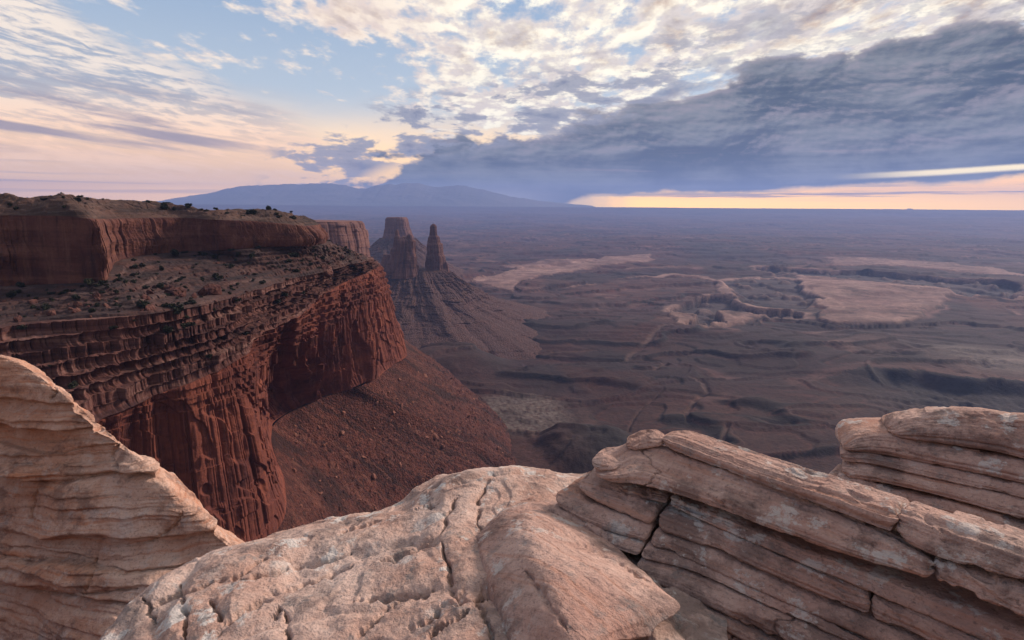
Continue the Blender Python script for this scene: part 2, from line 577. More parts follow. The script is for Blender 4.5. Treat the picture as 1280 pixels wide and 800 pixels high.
def attr_mat(name, nscale, bump_d):
    """base colour from the rock type stored at each point, broken up by noise"""
    m, g, b, pos = new_mat(name, 0.95)
    at = g.n('ShaderNodeAttribute', attribute_name='rock')
    n = g.noise(g.scalev(pos, (nscale, nscale, nscale * 2)), 1.0, 7, 0.68)
    n2 = g.noise(g.scalev(pos, (nscale * 6, nscale * 6, nscale * 6)), 1.0, 5, 0.7)
    col = g.mix(g.sstep(n, 0.38, 0.64), at.outputs['Vector'], g.mix(1.0, at.outputs['Vector'], (0.62, 0.60, 0.62, 1), 'MULTIPLY'))
    col = g.mix(g.sstep(n2, 0.50, 0.62) * 0.75, col, g.mix(1.0, at.outputs['Vector'], (0.42, 0.43, 0.44, 1), 'MULTIPLY'))
    n3 = g.noise(g.scalev(pos, (nscale * 2.2, nscale * 2.2, nscale * 9)), 1.0, 6, 0.66)
    col = g.mix(g.sstep(n3, 0.57, 0.68) * 0.35, col, g.mix(1.0, at.outputs['Vector'], (1.7, 1.5, 1.4, 1), 'MULTIPLY'))
    g.put(b.inputs['Base Color'], col)
    bump(g, b, n2, bump_d, 0.7)
    return m


MAT = {}
MAT['centre'] = sandstone('sandstone_pale', (0.43, 0.27, 0.22, 1), (0.60, 0.465, 0.41, 1), (0.15, 0.115, 0.11, 1), (0.47, 0.24, 0.165, 1), 1.0, 0.10)
MAT['slab'] = sandstone('sandstone_slab', (0.40, 0.245, 0.205, 1), (0.57, 0.405, 0.35, 1), (0.125, 0.088, 0.083, 1), (0.40, 0.185, 0.12, 1), 0.7, 0.6)
MAT['left'] = sandstone('sandstone_banded', (0.47, 0.245, 0.165, 1), (0.62, 0.43, 0.345, 1), (0.15, 0.085, 0.070, 1), (0.47, 0.18, 0.09, 1), 0.25, 0.7)
MAT['wingate'] = cliff_mat('red_cliff', ((0.1060, 0.0310, 0.0225, 1), (0.1600, 0.0490, 0.0320, 1), (0.0327, 0.0128, 0.0144, 1), (0.2752, 0.0864, 0.0480, 1)), 0.5, 0.22, 14.0)
MAT['kayenta'] = cliff_mat('ledge_rock', ((0.0731, 0.0288, 0.0248, 1), (0.1032, 0.0432, 0.0360, 1), (0.0258, 0.0128, 0.0152, 1), (0.2322, 0.1360, 0.1160, 1)), 0.30, 0.65, 9.0)
MAT['bench'] = cliff_mat('bench_soil', ((0.040, 0.0235, 0.0235, 1), (0.064, 0.030, 0.026, 1), (0.016, 0.012, 0.014, 1), (0.12, 0.078, 0.070, 1)), 0.0, 0.65, 6.0)
MAT['cap'] = cliff_mat('cap_rock', ((0.0817, 0.0288, 0.0232, 1), (0.1204, 0.0480, 0.0352, 1), (0.0258, 0.0120, 0.0136, 1), (0.1892, 0.0920, 0.0656, 1)), 0.65, 0.35, 9.0)
MAT['plateau'] = cliff_mat('plateau_slickrock', ((0.052, 0.031, 0.026, 1), (0.078, 0.042, 0.033, 1), (0.017, 0.013, 0.013, 1), (0.13, 0.082, 0.066, 1)), 0.0, 0.6, 8.0)
MAT['talus'] = rubble_mat('talus_scree', ((0.074, 0.023, 0.018, 1), (0.104, 0.032, 0.023, 1), (0.025, 0.012, 0.012, 1), (0.18, 0.076, 0.056, 1)), 2.0, True)
MAT['block'] = cliff_mat('fallen_rock', ((0.20, 0.085, 0.062, 1), (0.26, 0.12, 0.088, 1), (0.08, 0.04, 0.036, 1), (0.36, 0.21, 0.17, 1)), 0.0, 0.4, 4.0)
MAT['tower'] = cliff_mat('tower_rock', ((0.125, 0.060, 0.052, 1), (0.16, 0.078, 0.064, 1), (0.055, 0.034, 0.036, 1), (0.21, 0.12, 0.10, 1)), 0.6, 0.3, 22.0)
MAT['ground'] = attr_mat('basin_rock', 0.020, 3.0)
MAT['mount'] = cliff_mat('mountain_rock', ((0.10, 0.10, 0.09, 1), (0.13, 0.12, 0.11, 1), (0.05, 0.055, 0.05, 1), (0.2, 0.2, 0.2, 1)), 0.0, 0.0, 900.0)
MAT['shrub'] = cliff_mat('juniper_leaf', ((0.020, 0.024, 0.016, 1), (0.028, 0.032, 0.020, 1), (0.011, 0.014, 0.010, 1), (0.042, 0.044, 0.028, 1)), 0.0, 0.0, 2.0)


# ------------------------------------------------------------------ the basin: one sheet to the horizon
def in_poly(x, y, poly):
    inside = np.zeros(x.shape, bool)
    n = len(poly)
    for i in range(n):
        x1, y1 = poly[i]
        x2, y2 = poly[(i + 1) % n]
        c = ((y1 > y) != (y2 > y)) & (x < (x2 - x1) * (y - y1) / (y2 - y1 + 1e-12) + x1)
        inside ^= c
    return inside


def line_dist(x, y, pl, closed=False):
    d = np.full(x.shape, 1e12)
    m = len(pl) if closed else len(pl) - 1
    for i in range(m):
        a = np.array(pl[i], float)
        b = np.array(pl[(i + 1) % len(pl)], float)
        ab = b - a
        t = np.clip(((x - a[0]) * ab[0] + (y - a[1]) * ab[1]) / (ab @ ab + 1e-12), 0, 1)
        d = np.minimum(d, (x - a[0] - t * ab[0]) ** 2 + (y - a[1] - t * ab[1]) ** 2)
    return np.sqrt(d)


ZB = -345.0                                     # height of the basin floor below the rim


def plan(pts, z=ZB):
    return [tuple(Pz(px, py, z)[:2]) for px, py in pts]


def sdf(x, y, pts, z=ZB):
    pl = plan(pts, z)
    d = line_dist(x, y, pl, True)
    return np.where(in_poly(x, y, pl), -d, d)


# pale slickrock flats, outlined on the basin floor
FLATS = [
    [(600, 352), (640, 338), (700, 330), (760, 322), (815, 316), (800, 325), (720, 338), (660, 352), (640, 362)],
    [(700, 360), (760, 352), (830, 346), (880, 348), (902, 358), (890, 372), (850, 380), (835, 396), (850, 408), (900, 410),
          (935, 402), (960, 392), (1010, 392), (1000, 384), (960, 382), (935, 378), (915, 365), (905, 352), (880, 344), (820, 343)],
    [(988, 340), (1050, 345), (1130, 352), (1200, 358), (1190, 372), (1150, 385), (1120, 398), (1060, 404), (1020, 395), (1030, 382), (1005, 372), (1012, 360)],
    [(1035, 322), (1100, 322), (1180, 330), (1290, 345), (1290, 352), (1200, 340), (1120, 333), (1040, 330)],
]


def basin_height(x, y):
    """returns height and rock colour"""
    r = np.hypot(x, y)
    wx = x + 0.012 * r * fbm(x / 160, y / 160, 1.0, 3, 3) + 0.04 * r * fbm(x / 900, y / 900, 2.0, 3, 4)
    wy = y + 0.018 * r * fbm(x / 160, y / 160, 5.0, 3, 5) + 0.06 * r * fbm(x / 900, y / 900, 7.0, 3, 6)
    # stepped benches
    flat = np.zeros_like(x)
    for q in FLATS:
        flat = np.maximum(flat, sst(0.03 * r, -0.01 * r, sdf(wx, wy, q)))
    t = fbm(wx / 1150, wy / 620, 0.0, 4, 11, 0.52) * 1.9 + fbm(wx / 2600, wy / 2600, 3.0, 3, 12) * 1.5
    t = t * (1 - 0.85 * flat)
    lev = t * 2.2
    k = np.floor(lev)
    fr = lev - k
    step = k + 0.75 * sst(0.86, 0.95, fr) + 0.25 * sst(0.60, 1.0, fr)
    riser = sst(0.84, 0.89, fr) * (1 - sst(0.95, 0.99, fr))
    h = ZB + step * 11.0 + fr * 3.0 + 1.5 * fbm(x / 60, y / 60, 0, 5, 21) * np.clip(r / 1500, 0.4, 2) + 9 * fbm(x / 520, y / 520, 3, 3, 22)
    C = np.empty(x.shape + (3,))
    n1 = fbm(wx / 300, wy / 300, 9.0, 5, 31)
    n2 = fbm(wx / 1100, wy / 1100, 4.0, 4, 32)
    base = np.array([0.060, 0.026, 0.027])
    brown = np.array([0.088, 0.036, 0.028])
    dark = np.array([0.019, 0.016, 0.020])
    pale = np.array([0.44, 0.31, 0.26])
    pink = np.array([0.19, 0.112, 0.100])
    grey = np.array([0.19, 0.175, 0.16])

    def put(col, m):
        m = np.clip(m, 0, 1)[..., None]
        C[:] = C * (1 - m) + col * m
    C[:] = base
    put(brown, sst(-0.15, 0.35, n1))
    n5 = fbm(wx / 1500, wy / 700, 15.0, 4, 46, 0.55)
    put(dark * 1.1, sst(0.0, 0.35, n2) * 0.85)
    put(np.array([0.090, 0.050, 0.044]), sst(0.05, 0.40, n5) * 0.75)
    put(np.array([0.20, 0.13, 0.112]), (1 - sst(0.010, 0.045, np.abs(n5 - 0.06))) * sst(-0.1, 0.25, n1) * 0.7)
    put(np.array([0.19, 0.122, 0.105]), (1 - sst(0.008, 0.030, np.abs(n2 + 0.08))) * sst(0.0, 0.3, n5) * 0.6)
    put(np.array([0.036, 0.027, 0.032]), sst(-0.1, -0.5, n1) * 0.8)
    put(dark * 0.8, riser * 0.9 * sst(-0.30, 0.05, fbm(wx / 300, wy / 300, 2, 3, 42)))
    t2 = fbm(wx / 560, wy / 280, 4.0, 4, 43, 0.48) * 6 * (1 - 0.8 * flat)
    f2 = t2 - np.floor(t2)
    h = h + (np.floor(t2) + sst(0.86, 0.97, f2)) * 3.2
    put(dark * 0.85, sst(0.80, 0.87, f2) * (1 - sst(0.95, 1.0, f2)) * 0.8 * sst(-0.1, 0.2, fbm(wx / 240, wy / 240, 7, 3, 44)))
    put(brown * 1.5, sst(0.62, 0.74, f2) * (1 - sst(0.76, 0.82, f2)) * 0.6 * sst(-0.1, 0.2, n5))
    h = h + 0.9 * fbm(x / 30, y / 30, 2, 4, 45, ridged=True)
    edge = sst(0.66, 0.80, fr) * (1 - sst(0.82, 0.86, fr)) * sst(0.0, 0.35, fbm(wx / 500, wy / 500, 6, 3, 41))
    put(pink * 1.15, edge * 0.8)
    # pale slickrock flats
    for pts, cc, amt in (
        ([(840, 318), (920, 312), (1000, 320), (1008, 345), (985, 385), (930, 375), (890, 345)], dark, 0.75),
        ([(680, 347), (760, 340), (830, 335), (860, 345), (760, 353), (690, 364)], dark, 0.8),
        ([(560, 378), (640, 366), (740, 366), (830, 385), (800, 412), (700, 420), (600, 415)], dark * 1.3, 0.6),
        ([(1040, 412), (1150, 404), (1290, 398), (1290, 445), (1100, 450)], dark, 0.75),
        ([(880, 420), (960, 412), (1020, 430), (980, 460), (900, 455)], dark, 0.5),
        ([(700, 455), (800, 462), (850, 490), (820, 540), (760, 500)], brown, 0.7),
        (FLATS[0], pale, 0.85),
        ([(620, 334), (680, 326), (740, 322), (730, 328), (650, 338)], pale, 0.6),
        (FLATS[1], pale, 0.95),
        (FLATS[2], pale, 0.80),
        (FLATS[3], pale, 0.75),
        ([(640, 372), (660, 385), (650, 400), (632, 392)], pink, 0.5),
        ([(510, 450), (545, 432), (580, 436), (590, 444), (550, 452), (525, 470)], pale, 0.5),
    ):
        s = sdf(wx, wy, pts) + 0.030 * r * fbm(x / (0.05 * r + 30), y / (0.04 * r + 30), 3, 5, 52, 0.6)
        w = 0.0035 * r if cc is pale else 0.012 * r
        m = sst(w, -w, s) * (0.72 + 0.8 * fbm(wx / 220, wy / 160, 2, 5, 51))
        gl = np.abs(fbm(wx / 300, wy / 170, 6, 4, 53))
        m = m * (1 - 0.65 * (1 - sst(0.01, 0.06, gl))) if cc is pale else m
        put(cc, m * amt)
        if cc is pale:
            put(pink, m * 0.75 * sst(-0.12, 0.22, fbm(wx / 190, wy / 75, 16, 5, 56)))
            put(base, m * 0.6 * sst(0.12, 0.35, fbm(wx / 240, wy / 90, 19, 5, 57)))
        h = h + (8 * sst(w, -w, s) if cc is pale else 0)
    # inner gorges with pale rims
    for pts, dep in (
        ([(838, 384), (862, 376), (888, 366), (912, 368), (925, 376), (960, 384), (1010, 386), (1010, 392), (960, 392), (930, 388), (905, 393), (910, 404), (885, 410), (862, 408), (872, 398), (850, 394)], 34),
        ([(955, 336), (1020, 338), (1120, 345), (1200, 352), (1290, 362), (1290, 374), (1200, 366), (1120, 357), (1030, 348), (990, 346)], 28),
        ([(905, 352), (960, 348), (1000, 352), (1005, 362), (1025, 372), (1010, 380), (970, 380), (935, 372)], 12),
    ):
        s = sdf(wx, wy, pts) + 0.016 * r * fbm(x / (0.03 * r + 20), y / (0.025 * r + 20), 9, 4, 54, 0.6)
        w = 0.0028 * r
        h = h - dep * sst(w, -w * 1.5, s)
        put(pale * 0.9, sst(0.018 * r, 0.004 * r, s) * 0.75 * sst(-0.2, 0.2, fbm(wx / 260, wy / 260, 8, 3, 62)))
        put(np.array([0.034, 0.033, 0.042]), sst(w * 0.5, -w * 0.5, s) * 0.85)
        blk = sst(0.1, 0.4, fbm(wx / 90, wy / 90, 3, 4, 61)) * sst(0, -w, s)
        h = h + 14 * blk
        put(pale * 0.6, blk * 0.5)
    # winding pale wash
    for pts, wd in (
        ([(905, 402), (860, 408), (830, 412), (805, 424), (785, 432), (782, 440), (800, 438), (822, 442), (832, 450), (815, 458), (790, 458)], 0.007),
        ([(860, 466), (872, 470), (882, 482), (868, 495), (858, 508), (864, 522)], 0.006),
        ([(912, 528), (908, 545), (902, 560)], 0.006),
        ([(780, 540), (800, 500), (830, 480)], 0.003),
        ([(640, 440), (690, 430), (740, 428)], 0.005),
    ):
        d = line_dist(wx, wy, plan(pts))
        m = sst(wd * r, wd * 0.4 * r, d)
        put(pale * 0.5, m * 0.5 * sst(-0.35, 0.1, fbm(wx / 110, wy / 110, 12, 3, 55)))
        h = h - 4 * m
    # long dark scarp on the right: bench behind, drop in front
    sc = plan([(985, 470), (1030, 462), (1090, 458), (1150, 460), (1200, 466), (1300, 476), (1500, 490)])
    d = line_dist(wx, wy, sc)
    front = in_poly(wx, wy, plan([(985, 470), (1030, 462), (1090, 458), (1150, 460), (1200, 466), (1300, 476), (1500, 490), (1500, 760), (1270, 740), (1000, 680), (900, 560), (930, 500)]))
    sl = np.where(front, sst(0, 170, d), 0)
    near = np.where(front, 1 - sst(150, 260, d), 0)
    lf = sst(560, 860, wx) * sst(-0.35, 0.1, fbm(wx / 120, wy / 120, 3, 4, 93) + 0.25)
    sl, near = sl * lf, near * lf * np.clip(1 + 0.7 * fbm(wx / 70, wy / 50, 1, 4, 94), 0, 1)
    bench = np.where(~front & (wy > 900) & (wx > 300), 1 - sst(0, 500, d), 0)
    h = h + 24 * bench * lf + np.where(front, 24 * lf * (1 - sst(0, 45, d)) - 30 * sl * (1 - sst(240, 420, d)), 0) + np.where(front, 7 * sl * fbm(x / 22, y / 40, 0, 4, 95, ridged=True), 0)
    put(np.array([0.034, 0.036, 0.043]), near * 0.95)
    put(pink * 0.9, np.where(front, 0, 1 - sst(10, 45, d)) * 0.6)
    put(grey, sst(220, 40, np.hypot(wx - Pz(1255, 445, ZB)[0], wy - Pz(1255, 445, ZB)[1])) * 0.8)
    # dark mound below the viewpoint
    c = Pz(742, 548, ZB)
    e = np.hypot((wx - c[0]) / 75, (wy - c[1]) / 105)
    h = h + 16 * sst(1.1, 0.5, e) + 5 * fbm(x / 25, y / 25, 0, 4, 91) * sst(1.2, 0.9, e)
    e = e + 0.25 * fbm(x / 40, y / 40, 0, 4, 92)
    put(np.array([0.030, 0.030, 0.033]), sst(1.12, 0.85, e) * 0.9)
    c2 = Pz(560, 450, ZB)
    e2 = np.hypot((wx - c2[0]) / 150, (wy - c2[1]) / 110)
    put(np.array([0.052, 0.050, 0.052]), sst(1.1, 0.7, e2) * 0.7)
    h = h + 30 * sst(1.1, 0.3, e2)
    tl = line_dist(wx, wy, [tuple(Pz(*q)[:2]) for q in ((560, 720, -344), (640, 640, -345), (672, 590, -350), (668, 552, -352), (640, 508, -352), (590, 470, -352), (520, 450, -352))])
    put(np.array([0.085, 0.036, 0.030]), sst(130, 10, tl) * 0.75)
    # pale scree
    c = Pz(655, 508, ZB)
    e = np.hypot((wx - c[0]) / 105, (wy - c[1]) / 120)
    sp = fbm(x / 7, y / 7, 0, 3, 71)
    put(np.array([0.24, 0.215, 0.19]), sst(1.15, 0.6, e) * sst(-0.45, 0.25, sp) * 0.9)
    # rise to the far tableland
    up = sst(9000, 17500, r + 2500 * fbm(wx / 3000, wy / 3000, 1, 4, 81))
    esc = sst(16500, 18500, r + 1500 * fbm(x / 2500, y / 2500, 5, 4, 82))
    far = fbm(wx / 1800, wy / 1800, 8, 5, 83)
    h = h * (1 - 0.55 * up) + 60 * far * up
    h = np.where(esc > 0, h * (1 - esc) + esc * (-12 + 16 * fbm(x / 3500, y / 3500, 3, 3, 84)), h)
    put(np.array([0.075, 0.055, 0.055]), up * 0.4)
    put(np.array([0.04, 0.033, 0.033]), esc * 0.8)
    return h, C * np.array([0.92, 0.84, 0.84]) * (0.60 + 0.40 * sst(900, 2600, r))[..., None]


def build_ground():
    az = np.radians(np.linspace(-58, 60, 960))
    r = np.geomspace(330, 25500, 780)
    A, R = np.meshgrid(az, r)
    x, y = R * np.sin(A), R * np.cos(A)
    h, C = basin_height(x, y)
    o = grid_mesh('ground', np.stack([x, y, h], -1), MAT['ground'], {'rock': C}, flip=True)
    o['kind'] = 'structure'


build_ground()


def build_mountains():
    pts = [(190, 254), (225, 247), (262, 242), (290, 235), (330, 232), (372, 231), (400, 230), (430, 232), (452, 237), (470, 233), (492, 231),
           (520, 230), (545, 235), (572, 232), (600, 237), (630, 244), (665, 250), (700, 254), (740, 257)]
    D = 21000.0
    Q = np.array([Py(px, py, D) for px, py in pts])
    n, m = 420, 120
    P = respline(Q, n)
    P[:, 2] += 55 * fbm(P[:, 0] / 700, 0 * P[:, 0], 0, 4, 96, ridged=True) * np.sin(np.linspace(0, np.pi, n)) ** 0.5
    v = np.linspace(-1, 1, m)
    G = np.zeros((m, n, 3))
    G[..., 0] = P[None, :, 0]
    G[..., 1] = D + v[:, None] * 2600
    zb = -80.0
    prof = (1 - np.abs(v)) ** 1.25
    nz = fbm(G[..., 0] / 900, G[..., 1] / 900, 0, 5, 91, ridged=True)
    G[..., 2] = zb + (P[None, :, 2] - zb) * prof[:, None] * (1 + 0.28 * nz * (1 - prof[:, None]))
    o = grid_mesh('mountains', G, MAT['mount'])
    o['kind'] = 'structure'


build_mountains()


def blocks(u, z, w, hgt, seed, per=None):
    """jointed rock: flat faced columns of width w broken at heights of about hgt, 0..1, with open joints"""
    q = u / w
    q = q + 0.33 * np.sin(q * 1.31 + seed) + 0.22 * np.sin(q * 0.47 + 2 * seed)
    k = np.floor(q)
    f = q - k
    kz = np.floor(z / hgt + 7 * rnd1(k, seed))
    o = 0.48 * rnd1(k, seed + 1) + 0.52 * rnd1(k * 57 + kz * 13, seed + 2)
    tilt = (rnd1(k, seed + 3) - 0.5) * (f - 0.5) * 0.8
    joint = np.exp(-(np.minimum(f, 1 - f) * w / 0.45) ** 2) * (0.3 + 0.7 * rnd1(k, seed + 4))
    return o + tilt - 0.45 * joint - 0.5


# ------------------------------------------------------------------ the mesa on the left
def stair(t, n, rf=0.5):
    """t 0..1 -> (rise, run) of n ledges"""
    p = np.clip(t, 0, 0.99999) * n
    k = np.floor(p)
    f = p - k
    rise = (k + sst(0, rf, f)) / n
    run = (k + sst(rf * 0.9, 1, f)) / n
    return rise, run, f


def build_mesa():
    # stations run from the near left, round the front, to behind the far tip
    def W(px, py, z): return Pz(px, py, z)
    tip = W(469, 334, -64)
    rim = [W(-260, 640, -92), W(-120, 610, -90), (W(20, 572, -88)), W(120, 530, -86), W(190, 494, -84), W(252, 470, -80), W(298, 448, -76), W(318, 424, -71),
           W(344, 409, -70), W(378, 389, -68), W(412, 362, -68), W(446, 344, -66), tip, tip + np.array([-14, 40, 2]), tip + np.array([-90, 150, 2]), tip + np.array([-400, 330, 2])]
    base = [W(-260, 760, -185), W(-120, 800, -185), W(20, 760, -185), W(130, 745, -185), W(215, 738, -187), W(290, 722, -188), W(345, 664, -186), W(357, 612, -184),
            W(340, 536, -178), W(384, 505, -174), W(424, 490, -172), W(456, 480, -170), W(491, 456, -168), W(491, 456, -168) + np.array([2, 55, 0]), tip + np.array([-50, 190, -104]), tip + np.array([-390, 390, -104])]
    toe = [W(-200, 900, -320), W(-60, 900, -320), W(100, 900, -325), W(230, 900, -330), W(320, 880, -335), W(400, 840, -338), W(470, 800, -340), W(530, 745, -342),
           W(590, 690, -344), W(636, 640, -345), W(664, 592, -350), W(664, 556, -352), W(640, 512, -352), W(590, 474, -352), W(540, 452, -352), tip + np.array([-360, 620, -285])]
    kay = [W(-260, 440, -50), W(-120, 424, -48), W(20, 404, -48), W(110, 398, -47), W(190, 392, -47), W(252, 382, -47), W(292, 372, -47), W(322, 362, -46),
           W(350, 352, -46), W(380, 345, -46), W(410, 338, -46), W(436, 331, -46), W(458, 325, -49), W(458, 325, -49) + np.array([-24, 36, 2]), tip + np.array([-130, 140, 20]), tip + np.array([-430, 290, 20])]
    capb = [W(-260, 372, -42), W(-120, 366, -41), W(20, 357, -40), W(90, 354, -38), W(130, 352, -37), W(137, 340, -36), W(150, 326, -34), W(190, 318, -32),
            W(235, 314, -31), W(285, 312, -29), W(330, 309, -28), W(370, 308, -28), W(392, 307, -29), W(392, 307, -29) + np.array([-16, 60, 0]), W(392, 307, -29) + np.array([-120, 130, 0]), W(392, 307, -29) + np.array([-400, 260, 0])]
    def up(p, z, back):
        d = np.array([p[0], p[1], 0.0])
        d /= np.linalg.norm(d)
        l = np.array([-1.0, 0.15, 0]) * 0.5 + d * 0.6
        q = p + l / np.linalg.norm(l) * back
        return np.array([q[0], q[1], z])
    capr = [up(p, z, b) for p, z, b in zip(capb, [-6, -6, -6, -6, -7, -8, -9, -9, -9, -10, -11, -13, -15, -15, -15, -15], [4, 4, 4, 4, 5, 8, 8, 8, 7, 7, 8, 9, 10, 9, 9, 9])]
    plat = [up(p, z, b) for p, z, b in zip(capb, [3.5, 4, 5.0, 3.0, 3.5, 4.2, 2.8, 2.2, 0.2, -2.2, -5.0, -4.0, -7, -10, -10, -10], [34, 34, 34, 36, 40, 46, 46, 46, 44, 44, 44, 40, 36, 50, 60, 60])]
    back = [np.array([q[0] - 160, q[1] + 60, q[2] - 8]) for q in plat]
    ns = 1500
    ts = np.linspace(0, len(rim) - 1, ns)
    cur = {k: spline(np.array(v), ts) for k, v in dict(toe=toe, base=base, rim=rim, kay=kay, capb=capb, capr=capr, plat=plat, back=back).items()}

    def hn(c):                                  # horizontal outward normal of a plan curve
        t = np.gradient(c[:, :2], axis=0)
        k = np.ones(61) / 61
        t = np.stack([np.convolve(np.pad(t[:, i], 30, 'edge'), k, 'valid') for i in (0, 1)], 1)
        n = np.stack([t[:, 1], -t[:, 0]], 1)
        n /= np.linalg.norm(n, axis=1, keepdims=True)
        return np.concatenate([n, np.zeros((len(n), 1))], 1)
    N = hn(cur['rim'])
    mid = cur['rim'][len(ts) // 2]
    S = np.concatenate([[0], np.cumsum(np.linalg.norm(np.diff(cur['rim'][:, :2], axis=0), axis=1))])
    # shared edge displacement so the bands stay joined
    jag = 7.0 * fbm(S / 55, 0 * S, 1.0, 3, 101) + 3.0 * fbm(S / 14, 0 * S, 2.0, 3, 102, ridged=True)
    jag2 = 5.0 * fbm(S / 40, 0 * S, 3.0, 4, 103) + 2.0 * fbm(S / 9, 0 * S, 4.0, 3, 104)
    jag3 = 3.0 * fbm(S / 50, 0 * S, 5.0, 4, 105) + 1.5 * fbm(S / 10, 0 * S, 6.0, 3, 106)
    root = thing('mesa', 'long red mesa of stepped cliffs with a shrub dotted bench, at the left', 'mesa', tuple(cur['base'][ns // 2]))
    out = {}

    def band(a, b, rows, fn):
        t = np.linspace(0, 1, rows)[:, None, None]
        A, B = cur[a][None], cur[b][None]
        return fn(A, B, t)

    # talus: concave apron with gullies and blocks
    rows = 340
    t = np.linspace(0, 1, rows)[:, None, None]
    G = cur['toe'][None] * (1 - t) + cur['base'][None] * t
    tt = t[..., 0]
    G[..., 2] -= 14 * np.sin(np.pi * tt)
    G = G + N[None] * ((1 - tt) ** 2 * (26 * fbm(S / 60, 0 * S, 3, 4, 116) + 9 * fbm(S / 14, 0 * S, 5, 3, 117))[None])[..., None]
    G[..., 2] -= 40 * (1 - tt) ** 4
    SS = np.broadcast_to(S[None], tt.shape[:1] + S.shape)
    gul = fbm(SS / 34 + 0.9 * fbm(SS / 40, tt * 4, 0, 4, 112), tt * 1.6, 0, 3, 111, ridged=True)
    G[..., 2] += 7.0 * gul * np.sin(np.pi * np.clip(tt * 1.05, 0, 1)) ** 0.7
    rough = fbm(G[..., 0] / 6, G[..., 1] / 6, G[..., 2] / 6, 4, 113, 0.6)
    G[..., 2] += 2.6 * rough * (1 - tt ** 8)
    for sc, am, sd in ((9.0, 5.0, 118), (4.5, 3.4, 119), (2.6, 1.8, 120)):
        G[..., 2] += am * np.clip(perlin(G[..., 0] / sc, G[..., 1] / sc, G[..., 2] / sc, sd) - 0.22, 0, 0.6) * (1 - tt ** 8)
    led = sst(0.30, 0.36, tt + 0.10 * fbm(SS / 60, tt * 0, 0, 3, 114)) * (1 - sst(0.44, 0.5, tt))
    G[..., 2] += 5 * led * sst(0.0, 0.3, fbm(SS / 45, tt, 3, 3, 115))
    TAL = np.stack([np.broadcast_to(S[None], tt.shape[:1] + S.shape), np.broadcast_to(tt, tt.shape[:1] + S.shape), 0 * G[..., 2]], -1)
    out['talus_slope'] = (G, MAT['talus'])

    # great cliff
    rows = 330
    t = np.linspace(0, 1, rows)[:, None, None]
    tt = t[..., 0]
    G = cur['base'][None] * (1 - t) + cur['rim'][None] * t
    prof = -3.0 * np.sin(np.pi * tt) + 0 * S[None]                      # slightly hollow face
    zz = G[..., 2]
    wob = 2.2 * fbm(zz / 80, S[None] / 90, 0, 3, 125)
    col = fbm(S[None] / 34 + wob * 0.05, zz / 320, 0, 3, 121)
    SW = S[None] + wob
    fine = fbm(S[None] / 3.5, zz / 8, 6, 4, 124)
    slab = fbm(S[None] / 26 + 9, zz / 40 + S[None] / 60, 7, 3, 126)
    slab = sst(0.05, 0.08, slab) + sst(0.25, 0.28, slab) - sst(-0.12, -0.15, slab)
    edge = np.sin(np.pi * np.clip(tt, 0, 1)) ** 0.35
    disp = prof + edge * (14.0 * col + 8.0 * blocks(SW, zz, 17.0, 75.0, 121) + 3.6 * blocks(SW * 1.0 + 40, zz, 6.3, 34.0, 131) + 1.3 * blocks(SW, zz, 2.6, 12.0, 141)
                          + 1.8 * slab + 0.7 * fine) + jag[None] * (0.35 + 0.65 * tt)
    bedt = sst(-100, -86, zz)                                           # thinner beds near the rim
    disp = disp + bedt * edge * 1.5 * np.sign(np.sin(zz * 0.9 + 2 * fbm(S[None] / 30, zz * 0, 0, 2, 128)))
    # shallow arched alcoves
    for s0, w, top, dep in ((0.40, 20, -104, 9), (0.60, 24, -92, 12), (0.655, 17, -98, 10), (0.73, 16, -92, 7), (0.52, 15, -108, 8), (0.30, 18, -110, 8), (0.22, 20, -115, 8)):
        a = (S[None] - s0 * S[-1]) / w
        a = a + 0.15 * fbm(zz / 30, S[None] / 30, 0, 2, 129)
        ztop = top - 22 * np.abs(a) ** 1.6 * np.where(a > 0, 1.5, 0.8)
        disp = disp - dep * sst(0, 4.0, ztop - zz) * sst(1.15, 0.9, np.abs(a)) * sst(0, 40, zz + 190)
    G = G + N[None] * disp[..., None]
    out['great_cliff'] = (G, MAT['wingate'])

    # ledges above it
    rows = 320
    t = np.linspace(0, 1, rows)[:, None, None]
    tt = t[..., 0]
    NL = 8
    ph = np.clip(tt + 0.050 * np.sin(np.pi * tt) * fbm(S[None] / 50 + 0 * tt, tt * 0.8, 0, 4, 131), 0, 1)
    rise, run, fr = stair(ph, NL, 0.50)
    kk = np.floor(np.clip(ph, 0, 0.99999) * NL)
    A, B = cur['rim'][None], cur['kay'][None]
    lo = fbm(S[None] / 45 + 0 * tt, kk * 2.3, 0, 3, 136)                # ledges pinch and swell
    run = run * 0.55 + 0.45 * np.clip(run + 0.5 * lo * np.sin(np.pi * tt), 0, 1)
    G = A + (B - A) * run[..., None]
    G[..., 2] = A[..., 2] + (B[..., 2] - A[..., 2]) * rise
    und = -2.6 * np.sin(np.pi * np.clip(fr / 0.5, 0, 1)) * (fr < 0.5) * rnd1(kk, 137) * 1.5
    nz = 4.0 * fbm(S[None] / 13, kk * 3.1, 0, 4, 132) + 1.6 * fbm(S[None] / 3, ph * 12, 3, 3, 133)
    bk = 5.5 * blocks(S[None] + kk * 17.0, kk * 0 + 1.0, 9.0, 50.0, 134) + 3.0 * blocks(S[None] + kk * 29.0, kk * 0 + 1.0, 3.4, 50.0, 138)
    e = np.sin(np.pi * tt) ** 0.4
    G = G + N[None] * (jag[None] * (1 - tt) + jag2[None] * tt + e * (und + nz + bk))[..., None]
    G[..., 2] += e * (1.3 * fbm(G[..., 0] / 5, G[..., 1] / 5, 0, 4, 135) + 1.6 * np.clip(perlin(G[..., 0] / 3.2, G[..., 1] / 3.2, 0, 139) - 0.25, 0, 1) * (fr > 0.5))
    out['ledges'] = (G, MAT['kayenta'])

    # bench slope
    rows = 200
